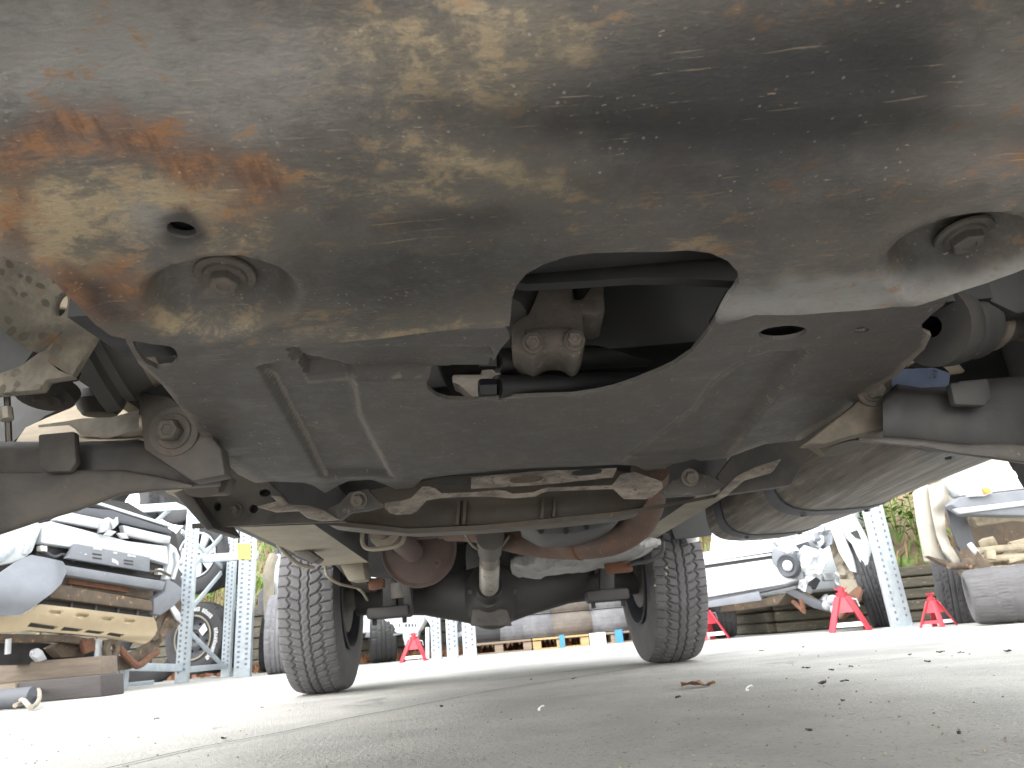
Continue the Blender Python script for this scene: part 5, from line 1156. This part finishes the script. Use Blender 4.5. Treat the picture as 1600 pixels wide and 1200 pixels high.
# ================================================================ middle rack, pallets and stacked tyres
MR = thing("middle_rack", "three galvanised rack uprights with braces between the rear tyres", "storage rack", tuple(Z(700, 1030)))
g1 = upright((683, 1031), 0, root=MR, w=.11); g2 = upright((708, 1029), 0, root=MR, w=.12); g3 = upright((735, 1028), 0, root=MR, w=.135)
for a, b in (((662, 955), (681, 985)), ((690, 955), (681, 972)), ((720, 952), (708, 985)), ((706, 996), (735, 985)), ((668, 1030), (668, 980))):
    rbeam(P(*a, g1.y + .1), P(*b, g1.y + .1), .02, .045, "brace", MR)
PH = .13
def pallet(name, label, m, x0, x1, y0, root_loc, extra=None, yaw=0.0, depth=1.1):
    t = thing(name, label, "pallet", root_loc, "pallets under the stacked tyres"); W_ = x1 - x0; o = Vector(root_loc)
    for k in range(6): MB().box(o + V(0, -depth / 2 + .06 + k * (depth - .12) / 5, PH - .011), (W_, .12, .022)).build("deck_board", m, t, smooth=0)
    for sx in (-.5, 0, .5):
        MB().box(o + V(sx * (W_ - .1), 0, .055), (.10, depth - .02, .082)).build("bearer", m, t, smooth=0)
    for k in (0, 1): MB().box(o + V(0, -depth / 2 + .06 + k * (depth - .12), .008), (W_ - .01, .10, .014)).build("base_board", m, t, smooth=0)
    for q in (extra or ()):
        MB().box(o + V(q[0] * W_, -depth / 2 - .004, q[2]), (q[1], .02, q[3])).build(q[4], q[5], t, smooth=0)
    return t
pa, pb = Z(833, 1016), Z(918, 1008); pc, pd = Z(742, 1023), Z(985, 1003)
Yp = (pa.y + pb.y) / 2 - .15
xL = lambda x: P(x, 1000, Yp).x
pallet("pallet", "bright yellow timber pallet with blue tape under the brown tyres", m_pallet, xL(832), xL(920), Yp, ((xL(832) + xL(920)) / 2, Yp + .5, 0), [(.02, .06, .07, .15, "blue_tape", m_tape)])
pallet("pallet", "grey timber pallet with a white label under the right tyres", m_palletg, xL(922), xL(1000), Yp, ((xL(922) + xL(1000)) / 2, Yp + .5, 0), [(-.35, .19, .07, .13, "white_label", m_label), (.08, .09, .075, .15, "blue_tape", m_tape)])
pallet("pallet", "grey timber pallet under the dark tyres at the left of the row", m_palletg, xL(728), xL(830), Yp, ((xL(728) + xL(830)) / 2, Yp + .5, 0))
stk = [(763, .43, m_tyre2, "dark", 3), (802, .36, m_tyreg, "grey", 3), (838, .40, m_tyreg, "pale grey", 3), (893, .47, m_tyreb, "brown", 4), (960, .36, m_tyreg, "ash grey", 4)]
pos = {0: "bottom", 1: "second", 2: "third", 3: "top"}
names = {763: "leftmost stack beside the rack", 802: "narrow stack next to the leftmost", 838: "stack just left of the brown tyres", 893: "wide brown stack on the yellow pallet", 960: "rightmost stack by the right rear tyre"}
for x, R, m, cn, n in stk:
    cx = xL(x)
    for k in range(n):
        o = loose_tyre("stacked_tyre", m, (cx + random.uniform(-.02, .02), Yp + .5 + R - .45, PH + .14 + k * .268), (0, math.pi / 2, random.random() * 6), f"{cn} tyre lying flat, {pos[k]} of the {names[x]}", R, "tyres stacked flat on the pallets", w=1, src=tys)
        o.scale = (1.06, R / .36, R / .36)
# ================================================================ retaining wall and bank
WALL = thing("retaining_wall", "low retaining wall of dark stacked timber sleepers behind the cars", "retaining wall", (0, 11.5, 0))
wl = [(-13, 12.6), (-7, 12.0), (-1.2, 11.4), (1.4, 10.9), (2.2, 6.9), (6.2, 6.2), (13, 7.0)]
rnd = random.Random(5); sidx = []
for (x0, y0), (x1, y1) in zip(wl, wl[1:]):
    a, b = V(x0, y0, 0), V(x1, y1, 0); L = (b - a).length; nseg = max(1, round(L / 2.0)); near = y0 < 9 or y1 < 9
    rows = 5 if near else 6; hh = .095 if near else .16
    for r in range(rows):
        off = .5 if r % 2 else 0
        cuts = [0] + [min(1, (k + off) / nseg) for k in range(1 if off == 0 else 0, nseg + 1)]
        cuts = sorted(set([0] + [c_ for c_ in cuts if 0 < c_ < 1] + [1]))
        for c0_, c1_ in zip(cuts, cuts[1:]):
            p = a.lerp(b, c0_) ; q = a.lerp(b, c1_); j = rnd.uniform(-.015, .015)
            dd = (q - p).normalized() * .008
            MB().beam(p + dd + V(0, j, hh * (r + .5)), q - dd + V(0, j, hh * (r + .5) + rnd.uniform(-.006, .006)), .14, hh - .012).build("sleeper", m_sleeper, WALL, bevel=.01, bseg=1)
# bank behind: one structure sheet
bk = MB(); cols = []; N = 90
def wall_pt(t):
    Ls = [math.dist(p, q) for p, q in zip(wl, wl[1:])]; s = t * sum(Ls)
    for (p, q), L in zip(zip(wl, wl[1:]), Ls):
        if s <= L: return V(p[0] + (q[0] - p[0]) * s / L, p[1] + (q[1] - p[1]) * s / L, 0)
        s -= L
    return V(*wl[-1], 0)
def bank_pt(t, u):
    p = wall_pt(t); far = V(p.x * 1.25, 19 + .2 * abs(p.x), 0); h0 = .46 + .46 * sstep(9, 11, p.y)
    q = p.lerp(far, u); d_ = (q - p).length
    q.z = h0 + .55 * d_ * (1 if p.y < 9 else .8) * (1 - .25 * u) + .12 * noise.noise(q * .9) * sstep(0, .3, d_) + .05 * noise.noise(q * 3)
    return q
M_ = 22
def P2(t, u):
    q = bank_pt(t, max(0, u)); 
    if u < 0: q.z = -.05
    q.y += .10 * (1 if u <= 0 else 0)
    return q
bk.add([P2(i / N, -1 if j == 0 else ((j - 1) / (M_ - 1)) ** 1.6) for i in range(N + 1) for j in range(M_ + 1)], [(i * (M_ + 1) + j, (i + 1) * (M_ + 1) + j, (i + 1) * (M_ + 1) + j + 1, i * (M_ + 1) + j + 1) for i in range(N) for j in range(M_)])
bk.build("bank", m_soil, None, kind='structure', smooth=180)
def blades(name, m, n, fn, h0, h1, w, droop=.5, seed=1):
    rnd = random.Random(seed); mb = MB(); tries = 0
    while n > 0 and tries < n * 60 + 50000:
        tries += 1
        t, u = rnd.random(), rnd.random() ** 1.7 * .7; q = bank_pt(t, u)
        if rnd.random() > fn(q): continue
        n -= 1; h = rnd.uniform(h0, h1); a = rnd.random() * 6.28; dx = V(math.cos(a), math.sin(a), 0); sx = V(-dx.y, dx.x, 0) * w * rnd.uniform(.6, 1.4)
        b = q - V(0, 0, .02); m1 = b + V(0, 0, h * .6) + dx * h * droop * .3; t_ = b + V(0, 0, h * .85) + dx * h * droop
        mb.add([b - sx, b + sx, m1 + sx * .9, m1 - sx * .9, t_], [(0, 1, 2, 3), (3, 2, 4)])
    return mb.build(name, m, None, kind='stuff', smooth=0)
gn = lambda q: sstep(-.1, .3, noise.noise(q * .8 + V(3, 1, 0)))
blades("green_grass", m_grass, 14000, lambda q: (.25 + gn(q)) * (.15 if q.z < .95 and q.y < 10 else 1) * (1 if abs(q.x) < 9 else .2), .10, .34, .014, .6, 1)
blades("dry_grass", m_dry, 9000, lambda q: (1.1 - gn(q)) * (1 if abs(q.x) < 9 else .2) * (1.5 if q.z < 1.1 else .5), .10, .36, .006, .9, 2)
# broad-leaved weeds by the post
for i, (x, y, Y) in enumerate(((1372, 812, 7.3), (1425, 808, 7.0), (1400, 826, 6.9), (1352, 822, 7.2))):
    q = P(x, y, Y); rnd = random.Random(20 + i); t = thing("weed_clump", ["leafy weed clump on the bank just left of the perforated post", "leafy weed clump on the bank just right of the perforated post", "lower leafy weed clump directly behind the perforated post", "leafy weed clump on the bank above the white car's door edge"][i], "weed", tuple(q - V(0, 0, .12)), "green weed clumps on the bank")
    st_ = MB(); lf = MB()
    for k in range(9):
        a = rnd.random() * 6.28; tip = q + V(math.cos(a) * .18, math.sin(a) * .18, .05 + rnd.random() * .22); b = q + V(0, 0, -.14); st_.tube([b, b.lerp(tip, .5) + V(0, 0, .05), tip], .004, 5)
        for j in range(6):
            c = b.lerp(tip, .35 + .13 * j); a2 = rnd.random() * 6.28; dx = V(math.cos(a2), math.sin(a2), .3) * (.07 + .06 * rnd.random()); s_ = V(-dx.y, dx.x, 0).normalized() * .022
            lf.add([c, c + dx * .5 + s_, c + dx, c + dx * .5 - s_], [(0, 1, 2, 3)])
    st_.build("stem", m_grass, t); lf.build("leaves", m_grass, t, kind='stuff', smooth=0)
# leaf litter along the foot of the wall
ll = MB(); rnd = random.Random(9)
for k in range(2600):
    x = rnd.uniform(-6, 2.0); t = 11.35 - .05 * x - rnd.random() ** 2 * 2.0
    if x > 1: continue
    q = V(x, t, .012 + rnd.random() * .04); a = rnd.random() * 6.28; s = rnd.uniform(.025, .06); d1_ = V(math.cos(a), math.sin(a), rnd.uniform(-.4, .6)) * s; d2_ = V(-d1_.y, d1_.x, rnd.uniform(-.2, .2)) * .5
    ll.add([q - d1_, q + d2_, q + d1_, q - d2_], [(0, 1, 2, 3)])
ll.build("leaf_litter", m_leaf, None, kind='stuff', smooth=0)
# ================================================================ debris on the concrete
def leaf(x, y, s, m, label, group=None, seed=0, ang=0, nm="leaf", cat="leaf"):
    rnd = random.Random(seed); q = Z(x, y); mb = MB(); n = 9; vs = []
    for i in range(n):
        t = i / (n - 1); w = s * .28 * math.sin(math.pi * min(1, t * 1.02 + .02)) ** .7; X = (t - .5) * s; zc = .006 + .10 * s * abs(math.sin(t * 3 + seed)) + rnd.random() * s * .04
        vs += [V(X, -w, zc + rnd.random() * s * .10), V(X, 0, zc), V(X, w, zc + rnd.random() * s * .14)]
    r = Matrix.Rotation(ang, 3, 'Z'); vs = [r @ v + q for v in vs]; zmin = min(v.z for v in vs) - .002; vs = [v - V(0, 0, zmin) for v in vs]
    mb.add(vs + [v + V(0, 0, .0015) for v in vs], [(i * 3 + j, i * 3 + j + 1, i * 3 + j + 4, i * 3 + j + 3) for i in range(n - 1) for j in range(2)] + [(27 + i * 3 + j, 27 + i * 3 + j + 3, 27 + i * 3 + j + 4, 27 + i * 3 + j + 1) for i in range(n - 1) for j in range(2)])
    o = mb.build(nm, m, smooth=60); reparent_origin(o, q); return tag(o, label, cat, group)
leaf(1092, 1074, .085, m_leaf, "curled brown leaf lying on the concrete below the right rear tyre", None, 1, .1)
dl = "small dark leaf scrap in the scatter on the concrete right of the brown leaf"
dls = {0: "dark leaf scrap alone on the concrete in front of the left rear tyre", 1: "dark leaf scrap on the concrete by the ground joint, left of the curled white clip", 2: "dark upright leaf scrap on the concrete between the rear tyres, nearer the right one", 3: "dark leaf scrap on the concrete midway between the two rear tyres", 4: "dark leaf scrap on the concrete just below the curled brown leaf", 5: "longer dark leaf scrap alone on the concrete near the bottom left", 7: "dark leaf scrap on the concrete left of the left rear tyre"}
dls.pop(7); dls[17] = "dark leaf scrap on the concrete left of the left rear tyre"
for i, (x, y, s) in enumerate(((410, 1107, .02), (690, 1106, .028), (897, 1062, .03), (830, 1063, .022), (1060, 1092, .026), (350, 1157, .035), (1285, 1071, .05), (1320, 1067, .03), (1318, 1098, .022), (1470, 1021, .04), (1422, 1025, .03), (1502, 1022, .03), (1575, 1020, .05), (1260, 1046, .04), (1330, 1044, .03), (1300, 1049, .03), (1450, 1036, .03), (245, 1125, .03), (1265, 1145, .016), (1500, 1150, .014), (1190, 1018, .03), (1255, 1012, .03))):
    leaf(x, y, s * .62, m_scrap, dls.get(i, dl), "dark leaf scraps on the concrete", i + 5, i * 1.7, "leaf_scrap", "leaf scrap")
def clip(x, y, label, s=.016):
    q = Z(x, y); p = [q + V(s * math.cos(a) * 1.0, s * .6 * math.sin(a), .006 + .6 * s * (1 + math.sin(a + 1))) for a in [k * .55 for k in range(9)]]
    o = MB().tube(p, s * .22, 7).build("plastic_clip", m_label); reparent_origin(o, q); tag(o, label, "clip")
clip(846, 1114, "small white curled plastic clip on the concrete by the ground joint", .006); clip(1172, 1083, "small white plastic clip on the concrete right of the brown leaf", .007)
clip(1451, 979, "tiny white plastic scrap on the concrete by the perforated post", .012)
rnd = random.Random(77); gv = MB()
for k in range(260):
    x, y = rnd.uniform(0, 1600), 1010 + 190 * rnd.random() ** .8
    q = Z(x, y)
    if y < 1050 - (x - 400) * .05: continue
    s = rnd.uniform(.0008, .0020) * (1 + q.y * .2); gv.lathe([(0, 0), (.2 * s, s), (s, .7 * s), (1.3 * s, 0)], q, (rnd.uniform(-.3, .3), rnd.uniform(-.3, .3), 1), 5)
gv.build("grit", m_rail, None, kind='stuff', smooth=0)
# small stones caught in the right rear tyre tread
